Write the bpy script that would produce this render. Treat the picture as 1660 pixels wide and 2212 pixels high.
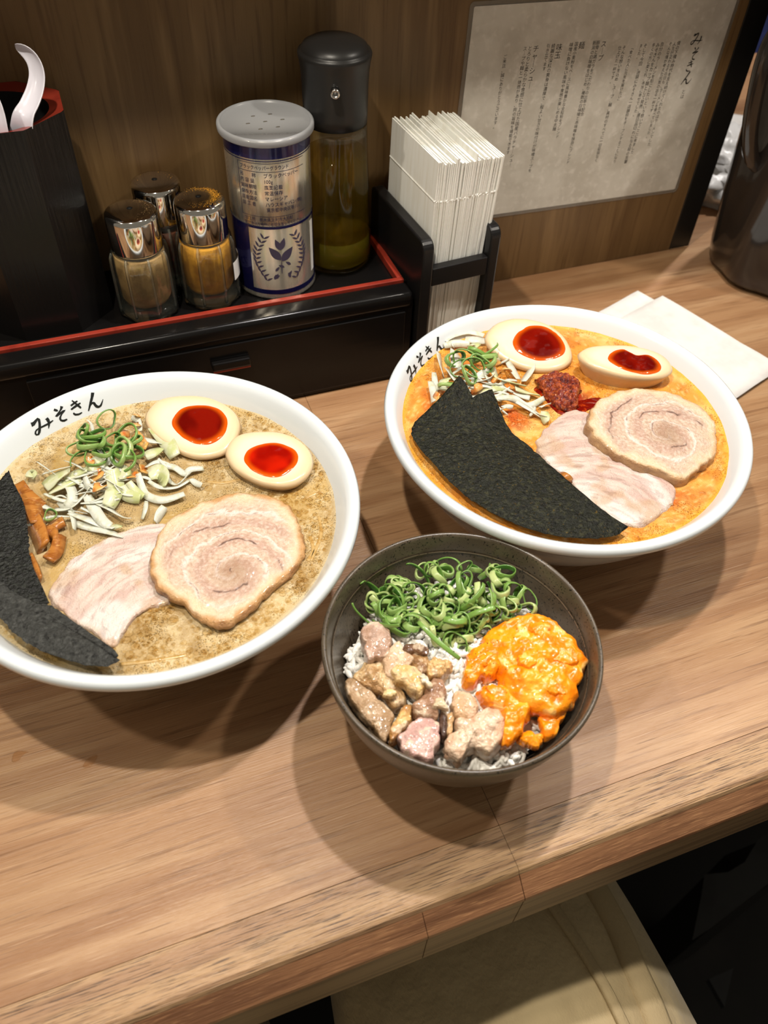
import bpy, bmesh, math, random
from mathutils import Vector, Matrix, noise
S = bpy.context.scene
for o in list(bpy.data.objects): bpy.data.objects.remove(o)
COL = S.collection
PI = math.pi

# ------------------------------------------------------------------ camera
# world: X along the counter, Y towards the divider panel, Z up, counter top at z = 0 (metres)
F_PX, PITCH, YAW, ROLL = 1772.04, .8456, .3873, .051
CAM = Vector((-.0889, -.1141, .3865))
_fwd = Vector((math.sin(YAW)*math.cos(PITCH), math.cos(YAW)*math.cos(PITCH), -math.sin(PITCH)))
_r0 = Vector((math.cos(YAW), -math.sin(YAW), 0)); _u0 = _r0.cross(_fwd)
_rt = math.cos(ROLL)*_r0 + math.sin(ROLL)*_u0; _up = -math.sin(ROLL)*_r0 + math.cos(ROLL)*_u0
cd = bpy.data.cameras.new('camera'); cam = bpy.data.objects.new('camera', cd); COL.objects.link(cam)
cam.matrix_world = Matrix(((_rt.x, _up.x, -_fwd.x, CAM.x), (_rt.y, _up.y, -_fwd.y, CAM.y), (_rt.z, _up.z, -_fwd.z, CAM.z), (0, 0, 0, 1)))
cd.sensor_fit = 'VERTICAL'; cd.sensor_height = 36; cd.sensor_width = 27; cd.lens = F_PX/2212*36
cd.dof.use_dof = True; cd.dof.focus_distance = .46; cd.dof.aperture_fstop = 11
cd.clip_start = .01; cd.clip_end = 50
S.camera = cam

# ------------------------------------------------------------------ light
W = bpy.data.worlds.new('room'); S.world = W; W.use_nodes = True
bg = W.node_tree.nodes['Background']; bg.inputs[0].default_value = (1, .90, .72, 1); bg.inputs[1].default_value = .22
def lamp(x, y, z, power, col, radius):
    l = bpy.data.lights.new('downlight', 'SPOT'); l.energy = power; l.color = col; l.shadow_soft_size = radius
    l.spot_size = 2.3; l.spot_blend = .5
    o = bpy.data.objects.new('downlight', l); COL.objects.link(o); o.location = (x, y, z)
    return o
lamp(.19, .235, .80, 18.5, (1, .94, .92), .013)
lamp(-.15, .12, .80, 16, (1, .91, .77), .012)
lamp(-.55, .17, .80, 8, (1, .91, .77), .02)
lamp(.55, .12, .80, 10, (1, .92, .80), .02)  # extra lamp out of view, added to brighten the sign
lamp(.75, .64, .90, 24, (1, .94, .90), .02)
S.view_settings.view_transform = 'Standard'; S.view_settings.look = 'None'
S.view_settings.gamma = 1; S.view_settings.use_curve_mapping = False
S.view_settings.exposure = -0.17
S.cycles.max_bounces = 7; S.cycles.diffuse_bounces = 3; S.cycles.glossy_bounces = 4; S.cycles.transparent_max_bounces = 16

# ------------------------------------------------------------------ helpers
def ray(u, v):
    return ((u-830)/F_PX)*_rt - ((v-1106)/F_PX)*_up + _fwd
def P(u, v, z):                      # photograph pixel -> point on the level z
    d = ray(u, v); return CAM + d*((z-CAM.z)/d.z)
def Ppl(u, v, p0, n):                # photograph pixel -> point on a tilted plane
    d = ray(u, v); return CAM + d*((p0-CAM).dot(n)/d.dot(n))
def lin(r, g=None, b=None):
    f = lambda c: (c/255)/12.92 if c/255 <= .04045 else ((c/255+.055)/1.055)**2.4
    if g is None: r, g, b = r
    return (f(r), f(g), f(b))
def mixc(a, b, t):
    t = max(0, min(1, t)); return tuple(a[i]+(b[i]-a[i])*t for i in range(3))
def sm(a, b, x):
    t = max(0, min(1, (x-a)/(b-a))) if a != b else float(x > a)
    return t*t*(3-2*t)
def nz(p, s, o=0): return noise.noise(Vector((p[0]*s+o, p[1]*s+o*1.7, p[2]*s-o)))
def fbm(p, s, o=0, n=3):
    a, r = 1, 0
    for i in range(n): r += a*nz(p, s, o+i*7.3); a *= .5; s *= 2.1
    return r

def mesh(name, vs, fs, cols=None, smooth=True):
    me = bpy.data.meshes.new(name); me.from_pydata([tuple(v) for v in vs], [], fs)
    if smooth: me.polygons.foreach_set('use_smooth', [True]*len(me.polygons))
    if cols:
        a = me.color_attributes.new('Col', 'FLOAT_COLOR', 'POINT')
        buf = []
        for c in cols: buf += [c[0], c[1], c[2], 1]
        a.data.foreach_set('color', buf)
    me.update(); return me
def link(name, me, mats=None, parent=None, loc=None):
    o = bpy.data.objects.new(name, me); COL.objects.link(o)
    if mats is not None and me is not None:
        for m in (mats if isinstance(mats, (list, tuple)) else [mats]): me.materials.append(m)
    if parent: o.parent = parent
    if loc is not None: o.location = loc
    return o
def obj(name, vs, fs, m, parent=None, cols=None, smooth=True, loc=None):
    return link(name, mesh(name, vs, fs, cols, smooth), m, parent, loc)
def tag(o, label, cat, group=None, kind=None):
    if label: o['label'] = label
    if cat: o['category'] = cat
    if group: o['group'] = group
    if kind: o['kind'] = kind
    return o
def empty(name, loc, label, cat, group=None):
    o = bpy.data.objects.new(name, None); COL.objects.link(o); o.location = loc; o.empty_display_size = .01
    return tag(o, label, cat, group)
def struct(o): o['kind'] = 'structure'; return o

def lathe(prof, n=64, fr=None, cap0=True, cap1=True):
    vs, fs = [], []
    for k, (r, z) in enumerate(prof):
        for i in range(n):
            a = 2*PI*i/n; rr = r*(fr(a, k) if fr else 1)
            vs.append((rr*math.cos(a), rr*math.sin(a), z))
    for k in range(len(prof)-1):
        for i in range(n):
            j = (i+1) % n; fs.append((k*n+i, k*n+j, (k+1)*n+j, (k+1)*n+i))
    if cap0 and prof[0][0] > 1e-6: fs.append(tuple(range(n))[::-1])
    if cap1 and prof[-1][0] > 1e-6: fs.append(tuple((len(prof)-1)*n+i for i in range(n)))
    return vs, fs
def box(x0, x1, y0, y1, z0, z1, bev=0, seg=2):
    bm = bmesh.new(); bmesh.ops.create_cube(bm, size=1)
    for v in bm.verts: v.co = Vector(((x0+x1)/2+v.co.x*(x1-x0), (y0+y1)/2+v.co.y*(y1-y0), (z0+z1)/2+v.co.z*(z1-z0)))
    if bev: bmesh.ops.bevel(bm, geom=list(bm.edges), offset=bev, segments=seg, affect='EDGES', profile=.5)
    bm.verts.index_update()
    vs = [v.co.copy() for v in bm.verts]; fs = [[v.index for v in f.verts] for f in bm.faces]; bm.free(); return vs, fs
def bobj(name, b, m, parent=None, bev=0, smooth=False, seg=2):
    vs, fs = box(*b, bev=bev, seg=seg); return obj(name, vs, fs, m, parent, smooth=smooth)
def prism_x(prof, x0, x1):           # (y,z) outline swept along X
    n = len(prof); vs = [(x0, y, z) for y, z in prof]+[(x1, y, z) for y, z in prof]
    fs = [(i, (i+1) % n, n+(i+1) % n, n+i) for i in range(n)]
    return vs, fs+[tuple(range(n))[::-1], tuple(range(n, 2*n))]
def prism_z(out, z0, z1):
    n = len(out); vs = [(x, y, z0) for x, y in out]+[(x, y, z1) for x, y in out]
    return vs, [(i, (i+1) % n, n+(i+1) % n, n+i) for i in range(n)]+[tuple(range(n))[::-1], tuple(range(n, 2*n))]
def crom(pts, n, closed=True):       # Catmull-Rom, evenly resampled
    pts = [Vector(p) for p in pts]; m = len(pts); out = []
    g = (lambda i: pts[i % m]) if closed else (lambda i: pts[max(0, min(m-1, i))])
    K = 14
    for i in range(m if closed else m-1):
        a, b, c, d = g(i-1), g(i), g(i+1), g(i+2)
        for k in range(K):
            t = k/K; out.append(.5*((2*b)+(c-a)*t+(2*a-5*b+4*c-d)*t*t+(3*b-a-3*c+d)*t**3))
    if not closed: out.append(pts[-1])
    L = [0]; seq = out+[out[0]] if closed else out
    for i in range(1, len(seq)): L.append(L[-1]+(seq[i]-seq[i-1]).length)
    res, j = [], 0; cnt = n if closed else n-1
    for i in range(n):
        s = L[-1]*i/cnt
        while j < len(L)-2 and L[j+1] < s: j += 1
        t = (s-L[j])/max(1e-12, L[j+1]-L[j]); res.append(seq[j].lerp(seq[j+1], min(1, max(0, t))))
    return res
def ribbon(pts, w, h, n=14, up=Vector((0, 0, 1)), tw=0, seg=6, taper=.0, closed=False):
    """a bar of rounded cross-section w x h swept along pts"""
    c = crom(pts, n, closed); vs, fs = [], []; m = len(c)
    for i, p in enumerate(c):
        a = c[(i+1) % m] if closed or i < m-1 else p; b = c[i-1] if closed or i > 0 else p
        t = (a-b).normalized(); s = t.cross(up)
        s = s.normalized() if s.length > 1e-6 else t.orthogonal().normalized(); u = s.cross(t)
        q = Matrix.Rotation(tw*i/m, 3, t); s = q @ s; u = q @ u
        k = 1-taper*abs(2*i/(m-1)-1)**2 if not closed else 1
        for j in range(seg):
            an = 2*PI*(j+.5)/seg; ca, sa = math.cos(an), math.sin(an)
            sg = lambda x: math.copysign(abs(x)**.6, x)
            vs.append(p+s*(sg(ca)*w*.5*k)+u*(sg(sa)*h*.5*k))
    for i in range(m if closed else m-1):
        i2 = (i+1) % m
        for j in range(seg): fs.append((i*seg+j, i*seg+(j+1) % seg, i2*seg+(j+1) % seg, i2*seg+j))
    if not closed: fs += [tuple(range(seg))[::-1], tuple((m-1)*seg+j for j in range(seg))]
    return vs, fs
def tube(pts, r, n=20, seg=10, **k): return ribbon(pts, 2*r, 2*r, n, seg=seg, **k)

def slab(outline, plane, center=None, thick=.006, dome=0., rnd=.0012, flare=.0, K=26, N=96, amp=0., sc=200, seed=0,
         colf=None, side=4, taper=.0, bias=1.0, zfun=None, jag=0., jsc=300, edge=.86):
    """a slice or lump: outline = world points on the plane; polar grid on top, rounded edge, sides, underside"""
    p0, nrm = plane; pts = crom(outline, N)
    c = center if center is not None else sum(pts, Vector())/N
    if jag: pts = [p+(p-c).normalized()*(jag*fbm(p, jsc, seed+11, 4)) for p in pts]
    vs, fs, cols, info = [], [], [], []
    for k in range(K+1):
        t = (k/K)**bias
        for i in range(N):
            q = c.lerp(pts[i], t)
            d = dome*(1-t*t)
            e = (t-edge)/(1-edge) if t > edge else 0
            q = q + nrm*(d-rnd*(1-math.sqrt(max(0, 1-e*e))))
            if zfun: q = q+nrm*zfun(q, t, 2*PI*i/N)
            if amp: q = q+nrm*(amp*fbm(q, sc, seed, 3))*(1-.5*e)
            vs.append(q); info.append((t, i/N, 0))
    top = len(vs)
    for s in range(1, side+1):
        f = s/side
        for i in range(N):
            out = (pts[i]-c); out = out-nrm*out.dot(nrm)
            b = 1+flare*math.sin(PI*f)-taper*f
            q = c+(pts[i]-c)*b-nrm*(rnd+(thick-rnd)*f)
            if zfun: q = q+nrm*zfun(pts[i], 1, 2*PI*i/N)
            if amp: q = q+out.normalized()*amp*1.2*fbm(q, sc, seed+3, 2)
            vs.append(q); info.append((1, i/N, f))
    R = K+side
    for k in range(R):
        for i in range(N):
            j = (i+1) % N; fs.append((k*N+i, (k+1)*N+i, (k+1)*N+j, k*N+j))
    fs.append(tuple(R*N+i for i in range(N))[::-1])
    if colf: cols = [colf(v, *inf) for v, inf in zip(vs, info)]
    return vs, fs, cols
UPZ = Vector((0, 0, 1))
def plane_px(px, z, gx=0, gy=0):
    """plane through the level z at the middle of the outline, tilted by the slopes gx, gy"""
    m = P(sum(p[0] for p in px)/len(px), sum(p[1] for p in px)/len(px), z)
    return m, Vector((-gx, -gy, 1)).normalized()
def sc_px(L, ox, oy, s): return [(ox+x*s, oy+y*s) for x, y in L]
cA = lambda L: sc_px(L, 0, 780, .4819)
cB = lambda L: sc_px(L, 820, 640, .506)
cC = lambda L: sc_px(L, 680, 1120, .3855)
cM = lambda L: sc_px(L, 740, 1340, .2169)

# ------------------------------------------------------------------ materials
def nodes(name):
    m = bpy.data.materials.new(name); m.use_nodes = True; nt = m.node_tree
    return m, nt, nt.nodes['Principled BSDF']
def N_(nt, t, **k):
    n = nt.nodes.new(t)
    for a, b in k.items(): setattr(n, a, b)
    return n
def noise_fac(nt, scale, stretch=(1, 1, 1), detail=4, lo=.35, hi=.65, coord='Object', rough=.55, off=0):
    tc = N_(nt, 'ShaderNodeTexCoord'); mp = N_(nt, 'ShaderNodeMapping'); mp.inputs['Scale'].default_value = stretch
    mp.inputs['Location'].default_value = (off, off*.7, off*.3)
    n = N_(nt, 'ShaderNodeTexNoise'); n.inputs['Scale'].default_value = scale; n.inputs['Detail'].default_value = detail; n.inputs['Roughness'].default_value = rough
    mr = N_(nt, 'ShaderNodeMapRange'); mr.inputs[1].default_value = lo; mr.inputs[2].default_value = hi; mr.interpolation_type = 'SMOOTHSTEP'
    nt.links.new(tc.outputs[coord], mp.inputs[0]); nt.links.new(mp.outputs[0], n.inputs['Vector']); nt.links.new(n.outputs['Fac'], mr.inputs[0])
    return mr.outputs[0], n.outputs['Fac']
def mixn(nt, a, b, fac):
    m = N_(nt, 'ShaderNodeMix', data_type='RGBA')
    for s, v in ((6, a), (7, b)):
        if isinstance(v, tuple): m.inputs[s].default_value = (*v[:3], 1)
        else: nt.links.new(v, m.inputs[s])
    if isinstance(fac, (int, float)): m.inputs[0].default_value = fac
    else: nt.links.new(fac, m.inputs[0])
    return m.outputs[2]
def pm(name, col, rough=.5, metal=0, layers=(), bump=(), coat=0, sss=0, sssr=.004, vcol=False, spec=.5, roughvar=None, sheen=0, coatr=.05, ior=1.45):
    """principled material: base colour, noise layers (colour, scale, stretch, lo, hi), bumps (scale, stretch, distance)"""
    m, nt, b = nodes(name)
    c = tuple(col) if col else None
    if vcol:
        a = N_(nt, 'ShaderNodeVertexColor'); a.layer_name = 'Col'; c = a.outputs[0]
    for i, L in enumerate(layers):
        f, _ = noise_fac(nt, L[1], L[2], lo=L[3], hi=L[4], off=i*3.1+1, detail=L[5] if len(L) > 5 else 4)
        if len(L) > 6:
            mu = N_(nt, 'ShaderNodeMath', operation='MULTIPLY'); mu.inputs[1].default_value = L[6]; nt.links.new(f, mu.inputs[0]); f = mu.outputs[0]
        c = mixn(nt, c, tuple(L[0]), f)
    if isinstance(c, tuple): b.inputs['Base Color'].default_value = (*c, 1)
    else: nt.links.new(c, b.inputs['Base Color'])
    b.inputs['Roughness'].default_value = rough; b.inputs['Metallic'].default_value = metal
    b.inputs['Specular IOR Level'].default_value = spec; b.inputs['IOR'].default_value = ior
    b.inputs['Coat Weight'].default_value = coat; b.inputs['Coat Roughness'].default_value = coatr
    if sheen: b.inputs['Sheen Weight'].default_value = sheen
    if sss:
        b.inputs['Subsurface Weight'].default_value = sss; b.inputs['Subsurface Radius'].default_value = (1, .6, .35); b.inputs['Subsurface Scale'].default_value = sssr
    if roughvar:
        f, _ = noise_fac(nt, roughvar[0], roughvar[1], lo=.3, hi=.7, off=9)
        mr = N_(nt, 'ShaderNodeMapRange'); mr.inputs[3].default_value = roughvar[2]; mr.inputs[4].default_value = roughvar[3]
        nt.links.new(f, mr.inputs[0]); nt.links.new(mr.outputs[0], b.inputs['Roughness'])
    prev = None
    for i, (s, st, dist) in enumerate(bump):
        _, f = noise_fac(nt, s, st, off=5+i)
        bp = N_(nt, 'ShaderNodeBump'); bp.inputs['Strength'].default_value = 1; bp.inputs['Distance'].default_value = dist
        nt.links.new(f, bp.inputs['Height'])
        if prev: nt.links.new(prev, bp.inputs['Normal'])
        prev = bp.outputs[0]
    if prev: nt.links.new(prev, b.inputs['Normal'])
    return m
def add_foam(m):
    """fine foam cells: small rings in colour and relief, gathered in drifts"""
    nt = m.node_tree; b = nt.nodes['Principled BSDF']
    tc = N_(nt, 'ShaderNodeTexCoord'); vo = N_(nt, 'ShaderNodeTexVoronoi'); vo.inputs['Scale'].default_value = 1150; vo.inputs['Randomness'].default_value = 1
    nt.links.new(tc.outputs['Object'], vo.inputs['Vector'])
    mr = N_(nt, 'ShaderNodeMapRange'); mr.inputs[1].default_value = .16; mr.inputs[2].default_value = .34; mr.inputs[3].default_value = 1; mr.inputs[4].default_value = 0
    nt.links.new(vo.outputs['Distance'], mr.inputs[0])
    mask, _ = noise_fac(nt, 60, lo=.42, hi=.62, off=2); mu = N_(nt, 'ShaderNodeMath', operation='MULTIPLY'); nt.links.new(mr.outputs[0], mu.inputs[0]); nt.links.new(mask, mu.inputs[1])
    col = b.inputs['Base Color'].links[0].from_socket
    dk = N_(nt, 'ShaderNodeMix', data_type='RGBA', blend_type='MULTIPLY'); dk.inputs[7].default_value = (.62, .55, .45, 1)
    k = N_(nt, 'ShaderNodeMath', operation='MULTIPLY'); k.inputs[1].default_value = .42; nt.links.new(mu.outputs[0], k.inputs[0])
    nt.links.new(k.outputs[0], dk.inputs[0]); nt.links.new(col, dk.inputs[6]); nt.links.new(dk.outputs[2], b.inputs['Base Color'])
    bp = N_(nt, 'ShaderNodeBump'); bp.inputs['Distance'].default_value = .0006; nt.links.new(mu.outputs[0], bp.inputs['Height']); bp.invert = True
    nt.links.new(b.inputs['Normal'].links[0].from_socket, bp.inputs['Normal']); nt.links.new(bp.outputs[0], b.inputs['Normal'])
def thin_glass(name, tint, gloss=.02, refl=1.0, diff=None, dfac=0.):
    """clear wall: passes light straight through with a tint, mirrors at grazing angles"""
    m, nt, b = nodes(name); nt.nodes.remove(b); out = nt.nodes['Material Output']
    tr = N_(nt, 'ShaderNodeBsdfTransparent'); tr.inputs[0].default_value = (*tint, 1)
    gl = N_(nt, 'ShaderNodeBsdfGlossy'); gl.inputs['Roughness'].default_value = gloss
    fr = N_(nt, 'ShaderNodeLayerWeight'); fr.inputs['Blend'].default_value = .12
    mr = N_(nt, 'ShaderNodeMapRange'); mr.inputs[3].default_value = .03*refl; mr.inputs[4].default_value = .75*refl
    nt.links.new(fr.outputs['Fresnel'], mr.inputs[0])
    base = tr.outputs[0]
    if diff:
        df = N_(nt, 'ShaderNodeBsdfDiffuse'); df.inputs[0].default_value = (*diff, 1)
        mx0 = N_(nt, 'ShaderNodeMixShader'); mx0.inputs[0].default_value = dfac
        nt.links.new(base, mx0.inputs[1]); nt.links.new(df.outputs[0], mx0.inputs[2]); base = mx0.outputs[0]
    mx = N_(nt, 'ShaderNodeMixShader'); nt.links.new(mr.outputs[0], mx.inputs[0]); nt.links.new(base, mx.inputs[1]); nt.links.new(gl.outputs[0], mx.inputs[2])
    nt.links.new(mx.outputs[0], out.inputs[0]); return m
ONE = (1, 1, 1)
M = {}
M['table'] = pm('laminate_wood', lin(168, 129, 92), .36, layers=[
    (lin(148, 108, 74), 1, (3, 30, 30), .36, .66), (lin(186, 150, 112), 1, (6, 80, 80), .46, .70, 4, .7),
    (lin(122, 86, 57), 1, (14, 330, 330), .54, .70, 4, .6), (lin(104, 72, 46), 1, (26, 1000, 1000), .60, .70, 3, .55), (lin(198, 164, 130), 1, (26, 1300, 1300), .62, .72, 2, .55)],
    bump=[(1, (30, 1500, 1500), .00025), (1, (9, 300, 300), .0001)], spec=.5)
M['edge'] = pm('solid_oak_edging', lin(164, 128, 96), .36, layers=[
    (lin(186, 152, 112), 1, (3, 90, 90), .42, .62, 3, .7), (lin(134, 100, 72), 1, (20, 420, 420), .45, .66, 3, .7), (lin(78, 58, 44), 1, (60, 2200, 2200), .54, .63, 3, .85)],
    bump=[(1, (60, 1900, 1900), .00035)])
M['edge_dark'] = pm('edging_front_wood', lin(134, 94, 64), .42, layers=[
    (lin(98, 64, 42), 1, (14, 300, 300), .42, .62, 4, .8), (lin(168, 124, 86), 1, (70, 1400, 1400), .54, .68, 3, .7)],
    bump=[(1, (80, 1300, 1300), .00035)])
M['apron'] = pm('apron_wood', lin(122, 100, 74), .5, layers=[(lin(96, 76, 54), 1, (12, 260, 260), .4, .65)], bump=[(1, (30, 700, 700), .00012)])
M['panel'] = pm('panel_veneer', lin(126, 98, 62), .5, layers=[
    (lin(106, 80, 48), 1, (26, 26, 3), .38, .66), (lin(92, 66, 38), 1, (420, 420, 16), .50, .68, 4, .6), (lin(152, 122, 82), 1, (70, 70, 5), .52, .72, 3, .6)],
    bump=[(1, (700, 700, 24), .00012)])
M['blacktrim'] = pm('black_edge_trim', (.012, .011, .010), .35)
M['lacquer'] = pm('black_lacquer', (.0055, .0050, .0048), .2, bump=[(1, (12, 260, 260), .00010)], spec=.3)
M['lacquer_v'] = pm('black_lacquer_upright', (.007, .0062, .0058), .27, bump=[(1, (500, 500, 18), .00035)], spec=.36)
M['red'] = pm('vermilion_lacquer', lin(140, 48, 34), .3, layers=[(lin(120, 38, 28), 90, ONE, .5, .75)])
M['holder'] = pm('black_satin_wood', (.008, .0075, .0075), .33, spec=.35, bump=[(900, ONE, .00003)])
M['porcelain'] = pm('white_porcelain', lin(219, 226, 229), .12, coat=.3, spec=.5)
M['ink'] = pm('black_glaze_lettering', (.012, .014, .013), .35, layers=[(lin(80, 86, 84), 900, ONE, .62, .76, 3, .7)])
M['stone'] = pm('dark_speckled_stoneware', lin(78, 68, 55), .3, layers=[(lin(104, 92, 76), 60, ONE, .4, .75, 3, .5), (lin(22, 18, 15), 900, ONE, .60, .66, 2, 1.)], bump=[(600, ONE, .00008)], coat=.15, coatr=.2)
M['stone_line'] = pm('pale_glaze_line', lin(128, 112, 92), .35, layers=[(lin(50, 42, 34), 700, ONE, .55, .65)])
M['broth'] = pm('broth_surface', None, .16, vcol=True, layers=[(lin(120, 84, 40), 1500, ONE, .60, .68, 2, .35)], bump=[(1400, ONE, .0003), (600, ONE, .0003), (170, ONE, .0004)], coat=.4, coatr=.08)
add_foam(M['broth'])
M['eggw'] = pm('egg_white', None, .32, vcol=True, sss=.25, sssr=.003, bump=[(420, ONE, .00012)], coat=.25, coatr=.15)
M['yolk'] = pm('soft_yolk', None, .1, vcol=True, sss=.3, sssr=.003, bump=[(130, ONE, .0003)], coat=.6, coatr=.03)
M['pork'] = pm('sliced_pork', None, .34, vcol=True, sss=.15, sssr=.0015, bump=[(1100, ONE, .0007), (330, ONE, .0009)], coat=.45, coatr=.12)
M['meat'] = pm('braised_meat', None, .36, vcol=True, sss=.15, sssr=.002, bump=[(900, ONE, .0008), (260, ONE, .0012)], coat=.6, coatr=.1)
M['nori'] = pm('unlit_seaweed', lin(15, 17, 13), .42, layers=[(lin(46, 49, 43), 420, ONE, .50, .66, 5, .8), (lin(9, 10, 8), 300, ONE, .5, .68, 4, .9)], bump=[(650, ONE, .0013), (190, ONE, .0010)], spec=.45)  # dark copy of the seaweed, for the piece that catches less light
M['nori_lit'] = pm('lit_seaweed', lin(50, 51, 48), .55, layers=[(lin(72, 73, 70), 420, ONE, .48, .66, 5, .8), (lin(20, 21, 19), 380, ONE, .52, .66, 4, .9)], bump=[(700, ONE, .0016), (190, ONE, .0010)], spec=.45)  # same seaweed in lighter grey: light on the tilted strip put into its colour
M['nori_oil'] = pm('oiled_seaweed', lin(23, 25, 15), .42, layers=[(lin(58, 58, 38), 420, ONE, .50, .68, 5, .8), (lin(110, 84, 14), 700, ONE, .63, .72, 4, .8), (lin(10, 11, 6), 300, ONE, .5, .68, 4, .9)], bump=[(650, ONE, .0014), (190, ONE, .0012)], spec=.32)
M['leek'] = pm('leek_white', lin(228, 230, 216), .28, layers=[(lin(206, 208, 178), 240, ONE, .45, .7)], bump=[(1, (900, 900, 900), .0002)], coat=.3)
M['leekg'] = pm('leek_pale_green', lin(204, 212, 148), .28, layers=[(lin(222, 224, 190), 160, ONE, .38, .6)], coat=.35)
M['leeko'] = pm('leek_oil_stained', lin(232, 178, 96), .3, layers=[(lin(226, 120, 36), 220, ONE, .45, .65), (lin(236, 222, 170), 160, ONE, .5, .7)], coat=.35)
M['scallion'] = pm('scallion', None, .3, vcol=True, sss=.2, sssr=.0015, coat=.3, coatr=.12, bump=[(800, ONE, .00015)])
M['menma'] = pm('bamboo_shoot', lin(178, 116, 52), .3, layers=[(lin(146, 84, 32), 1, (60, 300, 300), .42, .66), (lin(202, 150, 84), 1, (100, 700, 700), .55, .72)], coat=.4)
M['chili'] = pm('chili_paste', lin(128, 38, 12), .25, layers=[(lin(178, 80, 24), 500, ONE, .44, .62), (lin(84, 14, 6), 260, ONE, .5, .68)], bump=[(700, ONE, .0014), (260, ONE, .0012)], coat=.5, coatr=.06)
M['chilioil'] = pm('chili_oil', lin(112, 14, 6), .08, coat=.6, coatr=.03, layers=[(lin(180, 60, 14), 300, ONE, .5, .7)])
M['rice'] = pm('cooked_rice', lin(240, 238, 230), .38, coat=.12, coatr=.15)
M['curd'] = pm('orange_scrambled_egg', None, .22, vcol=True, bump=[(420, ONE, .0006)], coat=.55, coatr=.08)
M['noodle'] = pm('noodle', lin(190, 158, 102), .25, coat=.4)
M['pepper'] = pm('ground_pepper', (.015, .012, .009), .7)
M['chrome'] = pm('chrome', (.75, .73, .70), .07, metal=1, layers=[(lin(150, 140, 124), 30, ONE, .5, .8, 3, .3)])
M['hole'] = pm('dark_hole', (.004, .004, .004), .7)
M['glass'] = thin_glass('clear_glass', (.93, .95, .92), .02, .75)
M['jarglass'] = thin_glass('moulded_jar_glass', (.97, .98, .96), .03, 1.7, lin(196, 200, 190), .02)
M['rib_hilite'] = thin_glass('rib_highlight_glass', (.95, .96, .94), .05, 2.0, lin(214, 218, 206), .09)  # pale strips along the jars, standing in for highlights on the flutes
M['glassthick'] = thin_glass('thick_glass_base', (.90, .92, .88), .04, 1.7, lin(170, 176, 164), .05)
M['tan'] = pm('tan_powder', lin(182, 146, 94), .75, layers=[(lin(152, 118, 70), 120, ONE, .4, .65)], bump=[(1500, ONE, .0002)])
M['yellow'] = pm('yellow_powder', lin(226, 162, 40), .75, layers=[(lin(192, 130, 24), 110, ONE, .4, .65)], bump=[(1500, ONE, .0002)])
M['redpow'] = pm('brown_red_powder', lin(84, 34, 16), .7, layers=[(lin(110, 50, 20), 160, ONE, .45, .65)])
M['paper'] = pm('white_paper', lin(232, 230, 226), .75, layers=[(lin(222, 219, 214), 60, ONE, .4, .7)])
M['napkin'] = pm('napkin_paper', lin(240, 240, 234), .8, layers=[(lin(232, 230, 220), 1, (300, 300, 20), .4, .7)], bump=[(700, ONE, .00008)])
M['sign'] = pm('mottled_sign_paper', lin(214, 210, 200), .42, layers=[(lin(198, 193, 182), 55, ONE, .35, .68), (lin(232, 228, 220), 160, ONE, .5, .72, 4, .6)])
M['film'] = thin_glass('laminate_film', (.9, .88, .84), .12, .5, (.5, .46, .4), .25)
M['signink'] = pm('printed_ink', (.022, .020, .018), .55)
M['navy'] = pm('navy_print', (.012, .012, .085), .22, metal=.45, coat=.4)
M['tin'] = pm('brushed_tin', lin(222, 214, 198), .25, metal=.86, roughvar=(1, (400, 400, 6), .18, .30))
M['tinprint'] = pm('navy_fine_print', (.012, .010, .05), .5)
M['tinprint2'] = pm('faded_navy_engraving', (.10, .085, .15), .4, metal=.5)
M['lid'] = thin_glass('milky_plastic', (.62, .63, .64), .25, .7, lin(206, 208, 212), .48)
M['capblk'] = pm('matte_black_plastic', (.016, .0155, .015), .36, spec=.4, bump=[(1500, ONE, .00002)])
M['steel'] = pm('steel', (.62, .61, .6), .15, metal=1)
M['liquid'] = thin_glass('pale_yellow_vinegar', (.93, .85, .55), .02, .3, lin(176, 150, 40), .07)
M['liquid_glow'] = thin_glass('pale_yellow_vinegar_glow', (.86, .78, .34), .02, .3, lin(176, 156, 44), .22)  # same vinegar, yellower and brighter to imitate the glow at the bottom
M['spoon'] = pm('white_melamine', lin(222, 220, 232), .28, coat=.2)
M['pitcher'] = pm('smoked_plastic', (.016, .013, .011), .14, coat=.25, spec=.5, layers=[(lin(48, 39, 33), 12, ONE, .4, .7, 2, .6)])
M['bag'] = pm('white_thin_plastic', lin(240, 240, 238), .32, bump=[(60, ONE, .001)])
M['navycloth'] = pm('navy_cloth', lin(34, 44, 92), .8, layers=[(lin(24, 32, 72), 30, ONE, .4, .65)], bump=[(300, ONE, .0005)])
M['khaki'] = pm('khaki_twill', lin(192, 172, 132), .85, layers=[(lin(172, 152, 114), 14, ONE, .4, .66)], bump=[(1, (900, 420, 420), .0004), (26, ONE, .004)], sheen=.2)
M['khakiseam'] = pm('khaki_seam', lin(180, 160, 122), .85, bump=[(1, (900, 420, 420), .0004)])
M['darkfloor'] = pm('dark_floor', (.010, .009, .009), .6, layers=[((.02, .017, .016), 6, ONE, .45, .6)])
M['bracket'] = pm('dark_grey_painted_steel', (.030, .031, .034), .5, layers=[((.018, .018, .02), 20, ONE, .4, .7)])

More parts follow.
